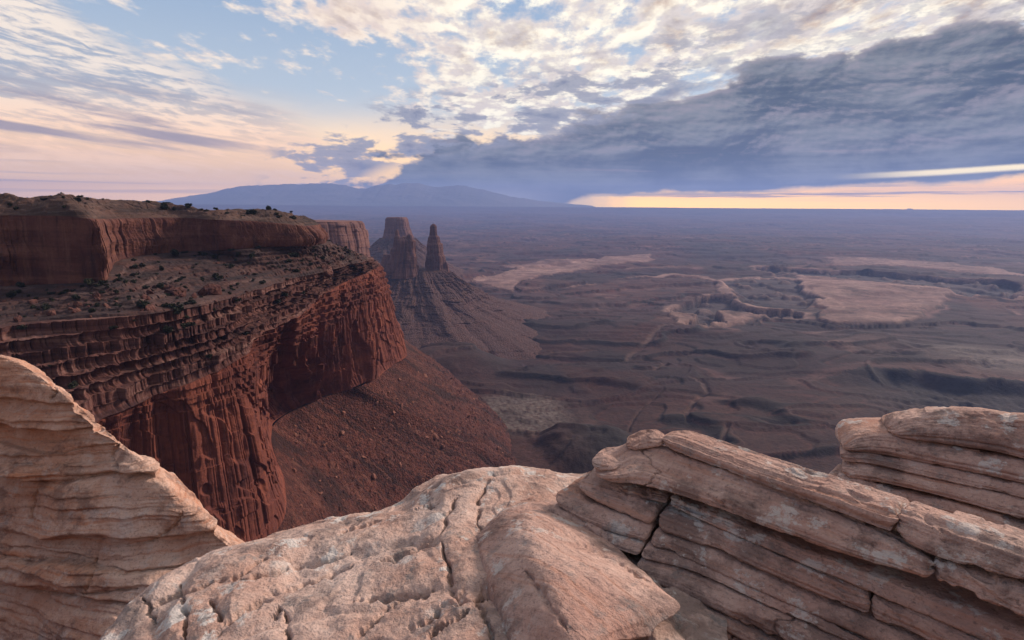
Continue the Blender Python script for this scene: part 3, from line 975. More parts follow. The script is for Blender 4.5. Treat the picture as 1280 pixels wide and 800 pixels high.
    t = np.linspace(0, 1, rows)[:, None, None]
    tt = t[..., 0]
    ph = np.clip(tt + 0.10 * np.sin(np.pi * tt) * fbm(S[None] / 60, tt * 2, 0, 4, 141), 0, 1)
    rise, run, fr = stair(ph, 7, 0.35)
    A, B = cur['kay'][None], cur['capb'][None]
    G = A + (B - A) * (0.45 * run + 0.55 * ph)[..., None]
    G[..., 2] = A[..., 2] + (B[..., 2] - A[..., 2]) * (0.35 * ph + 0.65 * rise)
    e = np.sin(np.pi * tt) ** 0.5
    G = G + N[None] * (jag2[None] * (1 - tt) + jag3[None] * tt)[..., None]
    G = G + N[None] * (e * (fr < 0.4) * 4.0 * blocks(S[None] + np.floor(ph * 7) * 23.0, 0 * tt + 1.0, 5.0, 50.0, 145))[..., None]
    G[..., 2] += e * (2.2 * fbm(G[..., 0] / 22, G[..., 1] / 22, 0, 4, 142) + 1.2 * fbm(G[..., 0] / 4.5, G[..., 1] / 4.5, 0, 4, 143, 0.6) + 1.5 * np.clip(perlin(G[..., 0] / 3.0, G[..., 1] / 3.0, 0, 144) - 0.3, 0, 1))
    out['bench'] = (G, MAT['bench'])

    # upper cliff
    rows = 170
    t = np.linspace(0, 1, rows)[:, None, None]
    tt = t[..., 0]
    A, B = cur['capb'][None], cur['capr'][None]
    G = A + (B - A) * np.stack([tt ** 1.6] * 2 + [tt ** 0.9], -1)
    zz = G[..., 2]
    e = np.sin(np.pi * tt) ** 0.4
    d = e * (5.5 * fbm(S[None] / 20, zz / 60, 0, 3, 151) + 2.6 * fbm(S[None] / 6, zz / 40, 0, 4, 152, ridged=True)
             + 5.0 * blocks(S[None] + 0 * zz, zz, 10.0, 22.0, 153) + 2.0 * blocks(S[None] + 0 * zz, zz, 3.7, 9.0, 157) + 0.7 * fbm(S[None] / 2.5, zz / 2.0, 0, 3, 154))
    d = d + e * 1.1 * np.sin(zz / 2.2 + 2 * fbm(S[None] / 40, zz / 30, 0, 2, 155))
    G = G + N[None] * (jag3[None] + d)[..., None]
    out['upper_cliff'] = (G, MAT['cap'])

    # rounded top
    rows = 150
    t = np.linspace(0, 1, rows)[:, None, None]
    tt = t[..., 0]
    A, B, D = cur['capr'][None], cur['plat'][None], cur['back'][None]
    t1 = np.clip(tt / 0.6, 0, 1)
    t2 = np.clip((tt - 0.6) / 0.4, 0, 1)
    G = A + (B - A) * np.stack([t1] * 2 + [1 - (1 - t1) ** 1.5], -1) + (D - B) * t2[..., None]
    e = np.sin(np.pi * np.clip(tt * 1.3, 0, 1)) ** 0.5
    dome = fbm(G[..., 0] / 26, G[..., 1] / 26, 0, 3, 161, ridged=True)
    lt = np.floor(fbm(G[..., 0] / 30, G[..., 1] / 30, 4, 3, 164) * 7) / 7
    G[..., 2] += e * (2.0 * dome - 0.8 + 4.0 * lt + 1.1 * np.clip(perlin(G[..., 0] / 5, G[..., 1] / 5, 0, 165), 0, 1) + 1.3 * fbm(G[..., 0] / 6, G[..., 1] / 6, 0, 4, 162) + 0.45 * np.sin(G[..., 2] * 2.2))
    G = G + N[None] * (jag3[None] * (1 - tt))[..., None]
    out['slickrock_top'] = (G, MAT['plateau'])
    for k, (G, m) in out.items():
        o = adopt(grid_mesh(k, G, m, {'fall': TAL} if k == 'talus_slope' else None), root)
        if k in ('great_cliff', 'ledges', 'upper_cliff'):               # broken faces, not rounded ones
            o.data.polygons.foreach_set('use_smooth', np.zeros(len(o.data.polygons), bool))
    return root, out, N


MESA, MB_, MN_ = build_mesa()


# ------------------------------------------------------------------ buttes and towers beyond
def ring_rock(name, cx, cy, levels, mat, seed, flute=1.0, n=260, rows=150, parent=None, cap=True, strata=0.6, gully=0.0):
    """levels: (z, half width x left, right, half depth) ; stacked uneven rings"""
    L = np.array(levels, float)
    zl = np.linspace(L[0, 0], L[-1, 0], rows)
    t = np.stack([np.interp(zl, L[:, 0], L[:, k]) for k in range(4)], 1)
    a = np.linspace(0, 2 * np.pi, n, endpoint=False)
    ca, sa = np.cos(a), np.sin(a)
    sq = (np.abs(ca) ** 3 + np.abs(sa) ** 3) ** (-1 / 3)                 # squarish plan
    xl, xr, dp = t[:, 1:2], t[:, 2:3], t[:, 3:4]
    mx, hx = (xl + xr) / 2, (xr - xl) / 2
    X = mx + hx * ca[None] * sq[None]
    Yy = dp * sa[None] * sq[None]
    Z = np.broadcast_to(t[:, :1], X.shape)
    sc = np.minimum(hx, dp)
    u, v = ca * 3, sa * 3
    k = 0.16 * fbm(u[None] * 1.6 + 0 * Z, v[None] * 1.6 + 0 * Z, Z / 120 + seed, 4, seed) + 0.10 * fbm(u[None] * 4 + 0 * Z, v[None] * 4 + 0 * Z, Z / 60, 3, seed + 1, ridged=True)
    au = np.broadcast_to(a[None] * 40.0, X.shape)
    if gully:
        wa = 0.5 * fbm(ca[None] * 3 + 0 * Z, sa[None] * 3 + 0 * Z, Z / 50, 3, seed + 9)
        k = k * flute - 0.30 * gully * fbm(ca[None] * 2.6 + wa, sa[None] * 2.6 + wa, Z / 300 + seed, 4, seed + 5, ridged=True) + 0.10 * gully * np.sign(np.sin(Z / 7.0 + 3 * fbm(ca[None] * 2, sa[None] * 2, 0 * Z, 2, seed + 6))) * 0.3 * np.clip(0.3 + 2 * fbm(ca[None] * 3 + 0 * Z, sa[None] * 3 + 0 * Z, Z / 40, 3, seed + 8), 0, 1)
    else:
        k = k * 0.5 * flute + 0.42 * flute * blocks(au, Z, 17.0, 40.0, seed) + 0.22 * flute * blocks(au + 5, Z, 6.0, 17.0, seed + 3)
    k = k + 0.05 * strata * fbm(u[None] * 0.5 + 0 * Z, v[None] * 0.5 + 0 * Z, Z / 5.0, 3, seed + 2)
    lim = 110 if gully else 30
    X = X + k * np.minimum(hx, lim) * ca[None]
    Yy = Yy + k * np.minimum(dp, lim) * sa[None]
    G = np.stack([cx + X, cy + Yy, Z + 0 * X], -1)
    top = G[-1].mean(0)
    G = np.concatenate([G, top[None, None] + (G[-1:] - top) * 0.5 + np.array([0, 0, 0.8]), np.broadcast_to(top + np.array([0, 0, 1.2]), (1, n, 3))], 0)
    return grid_mesh(name, G, mat, closed_u=True, parent=None)


def lev(rows, D):
    """rows: (picture y, left px, right px, depth/width) at distance D -> z, xl, xr, dp with x absolute"""
    o = []
    for y, l, r, k in rows:
        a, b = Py(l, y, D), Py(r, y, D)
        o.append((a[2], a[0], b[0], max(1.0, k * (b[0] - a[0]) / 2)))
    return o[::-1]


def build_towers():
    D = 1750
    r = thing('rock_spire', 'slim tapering rock tower standing alone at the right end of the ridge', 'rock tower', tuple(Py(543, 342, D)))
    o = ring_rock('shaft', 0, D, lev([(280.0, 540.5, 543, 1.0), (281.5, 539, 544.5, 1.0), (283, 538, 545, 1.0), (294, 537, 546, 1.1), (296, 536, 548.5, 1.1), (303, 535.5, 549.5, 1.1), (305, 535, 551.5, 1.1), (318, 534.5, 552.5, 1.1), (320, 534, 554, 1.1), (336, 533, 556, 1.2), (339, 531, 559, 1.2), (350, 528, 562, 1.2)], D), MAT['tower'], 201, 1.0)
    adopt(o, r)
    o = ring_rock('side_pinnacle', 0, D - 12, lev([(328, 556.5, 558.5, 1), (332, 555, 560, 1), (340, 553, 561.5, 1), (348, 550, 563, 1)], D - 12), MAT['tower'], 207, 0.8, 80, 50)
    adopt(o, r)
    D = 1700
    r = thing('rock_tower', 'broad rock tower with a pointed pinnacle on its left shoulder, left of the slim tower', 'rock tower', tuple(Py(505, 342, D)))
    o = ring_rock('block', 0, D, lev([(296, 501, 508, .8), (297.5, 499, 511, .8), (300, 497, 516.5, .8), (302, 496.5, 517.5, .8), (308, 496, 518, .8), (316, 494, 519, .9), (326, 491, 520, .9), (334, 488, 521, .9), (346, 484, 524, .9)], D), MAT['tower'], 211, 1.0)
    adopt(o, r)
    o = ring_rock('pinnacle', 0, D - 6, lev([(287.0, 495.6, 497, 1), (289, 494.6, 498, 1), (294, 494, 498.6, 1), (296, 493, 500, 1), (308, 492, 501, 1), (311, 490, 505, 1), (322, 488, 506, 1), (338, 482, 508, 1), (346, 480, 508, 1)], D - 6), MAT['tower'], 213, 0.9, 140, 90)
    adopt(o, r)
    o = ring_rock('notched_tooth', 0, D - 4, lev([(292.5, 510, 513, 1), (294, 509, 514.5, 1), (300, 508, 516, 1), (312, 507, 518, 1), (330, 504, 521, 1)], D - 4), MAT['tower'], 219, 0.9, 100, 60)
    adopt(o, r)
    o = ring_rock('low_shoulder', 0, D + 4, lev([(318, 480, 488, 1), (324, 478, 492, 1), (334, 475, 496, 1), (346, 472, 500, 1)], D + 4), MAT['tower'], 215, 0.9, 140, 60)
    adopt(o, r)
    # the cone of scree they stand on
    D = 1735
    L = []
    for z, l, rr, dp in ((-420, -800, 300, 560), (-352, -640, 130, 420), (-325, -560, 40, 320), (-290, -480, -60, 230), (-250, -430, -120, 150), (-215, -402, -165, 90), (-196, -388, -190, 52), (-188, -380, -196, 26)):
        L.append((z, l, rr, dp))
    G = ring_rock('scree_cone', 0, D, L, MAT['talus2'], 221, 0.5, 700, 260, strata=1.2, gully=1.0)
    tag(G, 'cone of purple scree and ledges beneath the two rock towers', 'scree slope')
    D = 2700
    r = thing('butte', 'flat topped butte with sloping shoulders standing behind the towers', 'butte', tuple(Py(495, 330, D)))
    o = ring_rock('cap', 0, D, lev([(271.5, 484, 507, .9), (274, 482, 508.5, .9), (282, 481.5, 510, .9), (292, 480, 513.5, .9), (300, 477, 517, .9)], D), MAT['tower'], 231, 0.7)
    adopt(o, r)
    o = ring_rock('apron', 0, D, lev([(297, 476, 519, .9), (303, 470, 525, .9), (315, 456, 540, 1.0), (335, 425, 570, 1.0), (352, 390, 600, 1.0)], D), MAT['talus2'], 233, 0.5, gully=0.7)
    adopt(o, r)
    D = 1250
    r = thing('headland', 'flat topped cliff headland ending sharply beyond the mesa, left of the towers', 'headland', tuple(Py(420, 330, D)))
    o = ring_rock('cliff', 0, D, lev([(274.5, 150, 449, .40), (278, 150, 452, .42), (290, 150, 455, .44), (306, 150, 458, .46), (322, 150, 461, .48)], D), MAT['tower'], 241, 0.9, 700)
    adopt(o, r)
    o = ring_rock('apron', 0, D, lev([(320, 150, 461, .5), (338, 140, 466, .55), (370, 120, 474, .6), (410, 90, 484, .7), (470, 60, 492, .8)], D), MAT['talus2'], 243, 0.5, 500, gully=0.5)
    adopt(o, r)
    # speck of a butte on the skyline
    D = 17800
    o = ring_rock('distant_butte', 0, D, lev([(260.5, 1136, 1139, 1), (262, 1134, 1141, 1), (263.5, 1131, 1143, 1), (267, 1124, 1150, 1)], D), MAT['tower'], 251, 0.3, 60, 30)
    tag(o, 'tiny butte breaking the level skyline on the right', 'butte')


MAT['talus2'] = rubble_mat('purple_scree', ((0.082, 0.042, 0.037, 1), (0.105, 0.050, 0.041, 1), (0.042, 0.027, 0.028, 1), (0.14, 0.088, 0.077, 1)), 4.0)
build_towers()


# ------------------------------------------------------------------ sandstone in front of the camera
def strata(b, x, y, thick, seed, depth=1.0, lip=0.0):
    """weathering profile over the bedding coordinate b: rounded noses (lip 0) or overhanging lips (lip 1), recessed seams"""
    out = np.zeros_like(b)
    lay = np.zeros_like(b)
    for o, (tk, amp) in enumerate(((thick, 1.0), (thick * 0.41, 0.30))):
        q = b / tk + 0.5 * fbm(x * 0.5, y * 0.5, 0, 2, seed + 40 + o)
        q = q + 0.35 * np.sin(q * 1.7 + seed)                           # uneven thickness
        k = np.floor(q)
        f = q - k
        nose = 1 - np.abs(2 * f - 1) ** (2.2 + 3.0 * rnd1(k, seed + o))
        ledge = sst(0.0, 0.10, f) * (1 - f) ** 0.8 * 1.2
        nose = nose * (1 - lip) + ledge * lip
        seam = 0.15 + 0.85 * rnd1(k, seed + 5 + o) ** 1.3
        prot = rnd1(k, seed + 9 + o) - 0.5 + 0.9 * perlin(x * 0.55, y * 0.55, k * 7.31, seed + 3 + o)
        pres = np.clip(0.55 + 1.3 * perlin(x * 0.9 + 11, y * 0.9, k * 3.77, seed + 6 + o), 0, 1.2)
        out = out + amp * (nose * seam * pres + prot * 0.6 * np.clip(nose * 4, 0, 1))
        if o == 0:
            lay = rnd1(k, seed + 21)
    return out * depth, lay


def crack_cut(G, cracks, n, width=0.012, depth=0.05):
    """open joints cut into the rock along lines drawn on its surface"""
    cut = np.zeros(G.shape[:2])
    R = np.linalg.norm(G, axis=2)
    D = G / R[..., None]
    wob = np.stack([fbm(G[..., 0] * 9, G[..., 1] * 9, G[..., 2] * 9, 3, 300 + q) for q in range(3)], -1) * 0.022 / R[..., None]
    D = D + wob
    for c_, pts in enumerate(cracks):
        Q = np.array([ray(px, py) / np.linalg.norm(ray(px, py)) for px, py in pts])
        if len(Q) > 2:
            Q = respline(Q, 8 * len(Q))
        m = np.all((D > Q.min(0) - 0.06) & (D < Q.max(0) + 0.06), axis=2)
        if not m.any():
            continue
        p = D[m]
        dd = np.full(len(p), 1e9)
        tt = np.zeros(len(p))
        for i, (a, b) in enumerate(zip(Q[:-1], Q[1:])):
            ab = b - a
            t = np.clip(((p - a) @ ab) / (ab @ ab + 1e-12), 0, 1)
            d_ = np.linalg.norm(p - a - t[:, None] * ab, axis=1)
            tt = np.where(d_ < dd, (i + t) / (len(Q) - 1), tt)
            dd = np.minimum(dd, d_)
        dd = dd * R[m]
        w = width * (0.55 + 0.9 * np.abs(perlin(tt * 7 + c_ * 3.3, 0 * tt, 0, 310)) * 2) * np.clip(np.sin(np.pi * np.clip(tt, 0.02, 0.98)) * 2.2, 0.25, 1)
        c = np.exp(-(dd / w) ** 2) * depth + np.exp(-(dd / (width * 6)) ** 2) * depth * 0.20
        cut[m] = np.maximum(cut[m], c)
    return G - n * cut[..., None]


def patch(ctrl, rows, cols):
    C_ = np.array(ctrl, float)                  # (R, K, 3)
    R, K = C_.shape[:2]
    A = spline(C_, np.linspace(0, R - 1, rows))
    B = spline(A.transpose(1, 0, 2), np.linspace(0, K - 1, cols)).transpose(1, 0, 2)
    return B


def build_left_outcrop():
    sil = [(-330, 400), (-160, 415), (0, 441), (66, 474), (126, 524), (182, 570), (240, 628), (318, 688), (400, 760)]
    dist = [6.8, 6.4, 6.0, 5.8, 5.6, 5.4, 5.2, 5.0, 4.6]
    row1 = [Py(px, py, d) for (px, py), d in zip(sil, dist)]
    row0 = [p + np.array([-0.9, 1.7, -2.6]) for p in row1]
    rowm = [p + np.array([-0.40, 0.75, -0.62]) for p in row1]
    face = []
    for f, dd in ((0.16, 0.30), (0.38, 0.75), (0.62, 1.25), (0.82, 1.7), (1.0, 2.2)):
        rr = []
        for (px, py), d in zip(sil, dist):
            tx, ty = px * 0.55 + 30 - 0.12 * (px > 0) * px, 1010
            x_ = px + (tx - px) * f
            y_ = py + (ty - py) * f
            rr.append(Py(x_, y_, d - dd))
        face.append(rr)
    skirt = [p + np.array([0.0, -0.4, -1.6]) for p in face[-1]]
    G = patch([row0, rowm, row1] + face + [skirt], 620, 760)
    n = gnormals(G)
    if (n[310, 380] @ -G[310, 380]) < 0:
        n = -n
    x, y, z = G[..., 0], G[..., 1], G[..., 2]
    big = fbm(x * 0.7, y * 0.7, z * 0.7, 3, 401)
    G = G + n * (0.07 * big - 0.06)[..., None]
    b = z - 0.09 * x + 0.05 * fbm(x * 0.75, y * 0.75, z * 0.5, 3, 402) + 0.035 * fbm(x * 2.6, y * 2.6, z * 2.0, 3, 403) + 0.008 * fbm(x * 11, y * 11, z * 11, 3, 410)
    s, lay = strata(b, x, y, 0.30, 11, lip=0.85)
    s2, _ = strata(b + 0.05 * fbm(x * 1.5, y * 1.5, z, 3, 408), x, y, 0.062, 17, lip=0.5)
    s = s + 0.16 * s2 * np.clip(0.5 + 2.2 * fbm(x * 0.7, y * 0.7, z * 1.6, 3, 409), 0, 1.3)
    d = 0.165 * s - 0.05 + 0.030 * fbm(x * 3.2, y * 3.2, z * 5, 4, 405) + 0.010 * fbm(x * 14, y * 14, z * 20, 4, 406, 0.6)
    d = d + 0.006 * fbm(x * 0.8, y * 0.8, b * 30, 3, 407)
    d = d - 0.05 * np.clip(fbm(x * 5, y * 5, z * 7, 3, 421) - 0.38, 0, 1)
    nh = n * np.array([1, 1, 0.55])
    G = G + nh * d[..., None]
    G = crack_cut(G, [[(120, 695), (112, 718), (104, 742)], [(228, 640), (214, 660), (186, 676)], [(46, 610), (38, 640), (40, 655)], [(150, 545), (140, 570), (146, 592)], [(20, 735), (90, 742), (170, 735)], [(70, 480), (62, 500)]], n, 0.012, 0.05)
    o = grid_mesh('banded_outcrop', G, MAT['left'], {'bed': b + lay * 3})
    tag(o, 'pale orange rock dome with thin wavy layers, at the lower left edge', 'rock outcrop')


def build_centre_outcrop():
    sil = [(40, 960), (118, 815), (150, 772), (180, 734), (232, 700), (290, 681), (352, 668), (420, 652), (490, 634), (522, 612), (560, 592), (610, 586), (660, 586), (720, 592), (800, 596), (900, 640)]
    dist = [1.9, 2.25, 2.45, 2.6, 2.75, 2.85, 2.95, 3.05, 3.15, 3.3, 3.4, 3.45, 3.5, 3.5, 3.5, 3.2]
    row1 = [Py(px, py, d) for (px, py), d in zip(sil, dist)]
    row0 = [p + np.array([-0.3, 1.3, -2.6]) for p in row1]
    rowm = [p + np.array([-0.10, 0.55, -0.50]) for p in row1]
    ends = [(90, 1150), (140, 1150), (190, 1150), (235, 1150), (290, 1150), (345, 1150), (400, 1150), (455, 1150), (510, 1150), (560, 1150), (620, 1150), (680, 1150), (740, 1150), (800, 1150), (860, 1150), (930, 1150)]
    face = []
    for f in (0.10, 0.25, 0.42, 0.60, 0.80, 1.0):
        rr = []
        for (px, py), (ex, ey), d in zip(sil, ends, dist):
            X_, Y_ = px + (ex - px) * f, py + (ey - py) * f
            zt = Py(px, py, d)[2]
            z_ = zt * (1 - f) + (-1.42 - 0.25 * np.clip((400 - ex) / 300, 0, 1)) * f
            z_ = z_ + 0.10 * np.sin(np.pi * min(1, f * 1.3)) * 0.5
            rr.append(Pz(X_, Y_, z_))
        face.append(rr)
    G = patch([row0, rowm, row1] + face, 700, 980)
    n = gnormals(G)
    if n[400, 500, 2] < 0:
        n = -n
    x, y, z = G[..., 0], G[..., 1], G[..., 2]
    w = 0.15 * fbm(x * 1.6, y * 1.6, z * 1.6, 3, 411)
    lump = 1 - np.abs(perlin((x + w) * 1.9, (y - w) * 1.9, z * 1.9, 412)) * 2
    d = 0.055 * fbm(x * 1.3, y * 1.3, z * 1.3, 3, 413) - 0.030 * np.clip(lump - 0.55, 0, 1) * 2 + 0.022 * fbm(x * 4.5, y * 4.5, z * 4.5, 4, 414)
    fac = fbm(x * 1.5, y * 1.5, z * 1.5, 3, 423)
    d = d + 0.010 * (sst(0.08, 0.13, fac) - sst(-0.10, -0.14, fac)) + 0.008 * fbm(x * 16, y * 16, z * 16, 5, 415, 0.65)
    pit = np.clip(fbm(x * 9, y * 9, z * 9, 2, 416) - 0.42, 0, 1)
    d = d - 0.008 * pit
    # slanting sheets: shallow steps that run with the slope
    q = (y - 0.55 * x) * 2.6 + 0.5 * fbm(x * 1.2, y * 1.2, 0, 3, 417)
    k = np.floor(q)
    f_ = q - k
    d = d + 0.038 * (rnd1(k, 418) - 0.5) * (1 - np.abs(2 * f_ - 1) ** 4) * (0.6 + 0.8 * fbm(x * 1.1, y * 1.1, 3, 2, 419))
    G = G + n * d[..., None]
    cracks = [
        [(548, 668), (556, 695), (563, 720), (566, 738), (590, 750)], [(440, 748), (480, 744), (520, 742), (545, 736)], [(500, 790), (540, 768), (556, 752), (590, 748)],
        [(592, 748), (604, 765), (618, 800)], [(590, 749), (615, 742)], [(176, 742), (182, 760), (196, 780)], [(224, 730), (230, 760), (232, 800)],
        [(256, 742), (268, 758), (282, 778), (300, 762), (318, 752)], [(598, 652), (608, 680), (622, 715), (632, 745), (650, 800)],
        [(510, 640), (525, 632), (545, 630)], [(420, 668), (450, 655), (480, 648)], [(700, 800), (735, 790), (760, 786), (800, 775), (838, 752)],
        [(300, 720), (350, 712), (400, 702), (440, 690)], [(470, 700), (510, 690), (545, 670), (560, 640), (575, 615)], [(180, 760), (240, 735), (300, 715), (340, 690)], [(440, 800), (470, 770), (500, 745)], [(530, 800), (550, 780), (590, 760)], [(620, 590), (600, 620), (598, 652)], [(260, 800), (300, 765), (350, 738), (400, 722), (450, 700)], [(355, 760), (362, 800)], [(340, 772), (352, 752)],
    ]
    G = crack_cut(G, cracks, n, 0.0075, 0.050)
    o = grid_mesh('lumpy_outcrop', G, MAT['centre'], {'bed': z * 0.5 + y * 0.6 - 0.3 * x})
    tag(o, 'pale knobbly sandstone spotted with lichen at the bottom centre, broken by curved cracks', 'rock outcrop')


def beam(name, top, bot, zt, zb, mat, seed, back=0.6, parent=None, end=(0.05, 0.05), lam=1.0, tilt=0.0, nu=360, nv=150, drop=False, fwd=0.0, bulge=1.0, yplane=None):
    """one bed of rock: front face between two picture lines, laid on the slope, with rounded nose and ends"""
    get = (lambda p, zf: Pz(p[0], p[1], zf(*p))) if yplane is None else (lambda p, zf: Py(p[0], p[1], yplane(*p)))
    T = respline([get(p, zt) for p in top], nu)
    B = respline([get(p, zb) for p in bot], nu)
    if fwd:
        T = T * (1 - fwd / np.linalg.norm(T, axis=1, keepdims=True))
        B = B * (1 - fwd / np.linalg.norm(B, axis=1, keepdims=True))
    tg = np.gradient((T + B) / 2, axis=0)
    k = np.ones(41) / 41
    tg = np.stack([np.convolve(np.pad(tg[:, i], 20, 'edge'), k, 'valid') for i in range(3)], 1)
    tg /= np.linalg.norm(tg, axis=1, keepdims=True)
    nb = np.cross(np.array([0, 0, 1.0]), tg)
    nb[:, 2] = 0
    nb /= np.linalg.norm(nb, axis=1, keepdims=True)
    if nb[:, 1].mean() < 0:
        nb = -nb
    H = np.linalg.norm(T - B, axis=1)
    h = float(np.median(H))
    # cross-section loop in (a: metres into the rock, b: 0 at the foot, 1 at the top edge)
    r = 0.30
    loop = []
    pts = [(back, 0.0 - 0.25), (0.25 * back, -0.06), (0.12 * h, -0.02), (-0.05 * h, 0.10), (-0.11 * h * bulge, 0.32), (-0.10 * h * bulge, 0.55), (-0.03 * h, 0.78), (0.10 * h, 0.93), (0.32 * h, 1.0),
           (0.3 * back + 0.2 * h, 1.04), (0.7 * back, 1.02), (back, 0.8)]
    if drop:                                    # nothing lies on this bed: its top falls away behind
        pts[-3:] = [(0.25 * back + 0.32 * h, 0.88), (0.7 * back, 0.45), (back, -0.2)]
    q = np.array(pts)
    for _ in range(1):                          # take the edges off
        a, b_ = q, np.roll(q, -1, 0)
        q = np.stack([0.75 * a + 0.25 * b_, 0.25 * a + 0.75 * b_], 1).reshape(-1, 2)
    q = np.concatenate([q, q[:1]])
    # denser on the front
    met = np.hypot(np.diff(q[:, 0]), np.diff(q[:, 1]) * h)
    wgt = met * np.where((q[:-1, 0] < 0.5 * h), 1.0, 0.30)
    s = np.concatenate([[0], np.cumsum(wgt)])
    tt = np.linspace(0, s[-1], nv + 1)[:-1]
    qa, qb = np.interp(tt, s, q[:, 0]), np.interp(tt, s, q[:, 1])
    V = T - B
    ctr_a, ctr_b = back * 0.5, 0.5
    L = np.concatenate([[0], np.cumsum(np.linalg.norm(np.diff((T + B) / 2, axis=0), axis=1))])
    G = (B[None] + qa[:, None, None] * nb[None] + qb[:, None, None] * V[None])
    G[..., 2] += tilt * np.clip(qa, 0, None)[:, None]
    # rounded ends: pull the section towards its middle
    sc_ = np.ones(nu)
    for e, dist_ in ((end[0], L), (end[1], L[-1] - L)):
        if e > 0:
            u = np.clip(dist_ / e, 0, 1)
            sc_ = np.minimum(sc_, np.sqrt(np.clip(1 - (1 - u) ** 2, 0, 1)) * 0.98 + 0.02)
    hh = 0.5 * V
    cen = B + hh + nb * (0.35 * h)
    dx = G - cen[None]
    sx = 1 - (1 - sc_) * 1.0
    G = cen[None] + dx * sx[None, :, None]
    n = gnormals(G)
    mid = n[np.argmin(np.abs(qb - 0.5) + (qa > 0.3 * h) * 9), nu // 2]
    if mid @ nb[nu // 2] > 0:
        n = -n
    x, y, z = G[..., 0], G[..., 1], G[..., 2]
    bed = np.broadcast_to((qb * h)[:, None], x.shape) + seed * 0.37
    warp = 0.012 * fbm(L[None] * 1.5 + seed, bed * 2, 0, 3, 500 + seed) + 0.006 * fbm(L[None] * 6 + seed, bed * 8, 0, 3, 520 + seed)
    bw = bed + warp
    l1, _ = strata(bw, L[None] * 0.5 + seed + 0 * bed, 0 * bed, max(0.026, h * 0.30), 600 + seed)
    fine = fbm(L[None] * 0.7 + seed, bw * 75, 0, 3, 540 + seed)
    lum = fbm(L[None] * 1.1 + seed, bw * 7, np.broadcast_to(qa[:, None] * 4, x.shape), 4, 550 + seed)
    sm = fbm(x * 20, y * 20, z * 20, 4, 560 + seed, 0.6)
    chip = fbm(L[None] * 3.2 + seed, bw * 9, 2, 4, 570 + seed, 0.6)
    spall = np.clip(chip - 0.16, 0, 0.05) * 2.2 + np.clip(chip - 0.16, 0, 0.4) * 0.6
    nick = np.exp(-((L[None] * 2.1 + seed * 3.3 + 0.25 * fbm(bw * 14, 0 * bw, 0, 2, 580 + seed)) % 1.0 - 0.5) ** 2 / 0.00012) * (rnd1(np.floor(L[None] * 2.1 + seed * 3.3) + 0 * bw, 590 + seed) > 0.88)
    d = lam * (0.120 * min(h, 0.2) * l1 + 0.005 * fine) + 0.016 * lum + 0.006 * sm - 0.065 * spall - 0.012 * nick
    d = d * np.minimum(1, sc_ * 1.4)[None]
    G = G + n * d[..., None]
    o = grid_mesh(name, G, mat, {'bed': bw}, closed_v=True)
    if parent:
        adopt(o, parent)
    return o


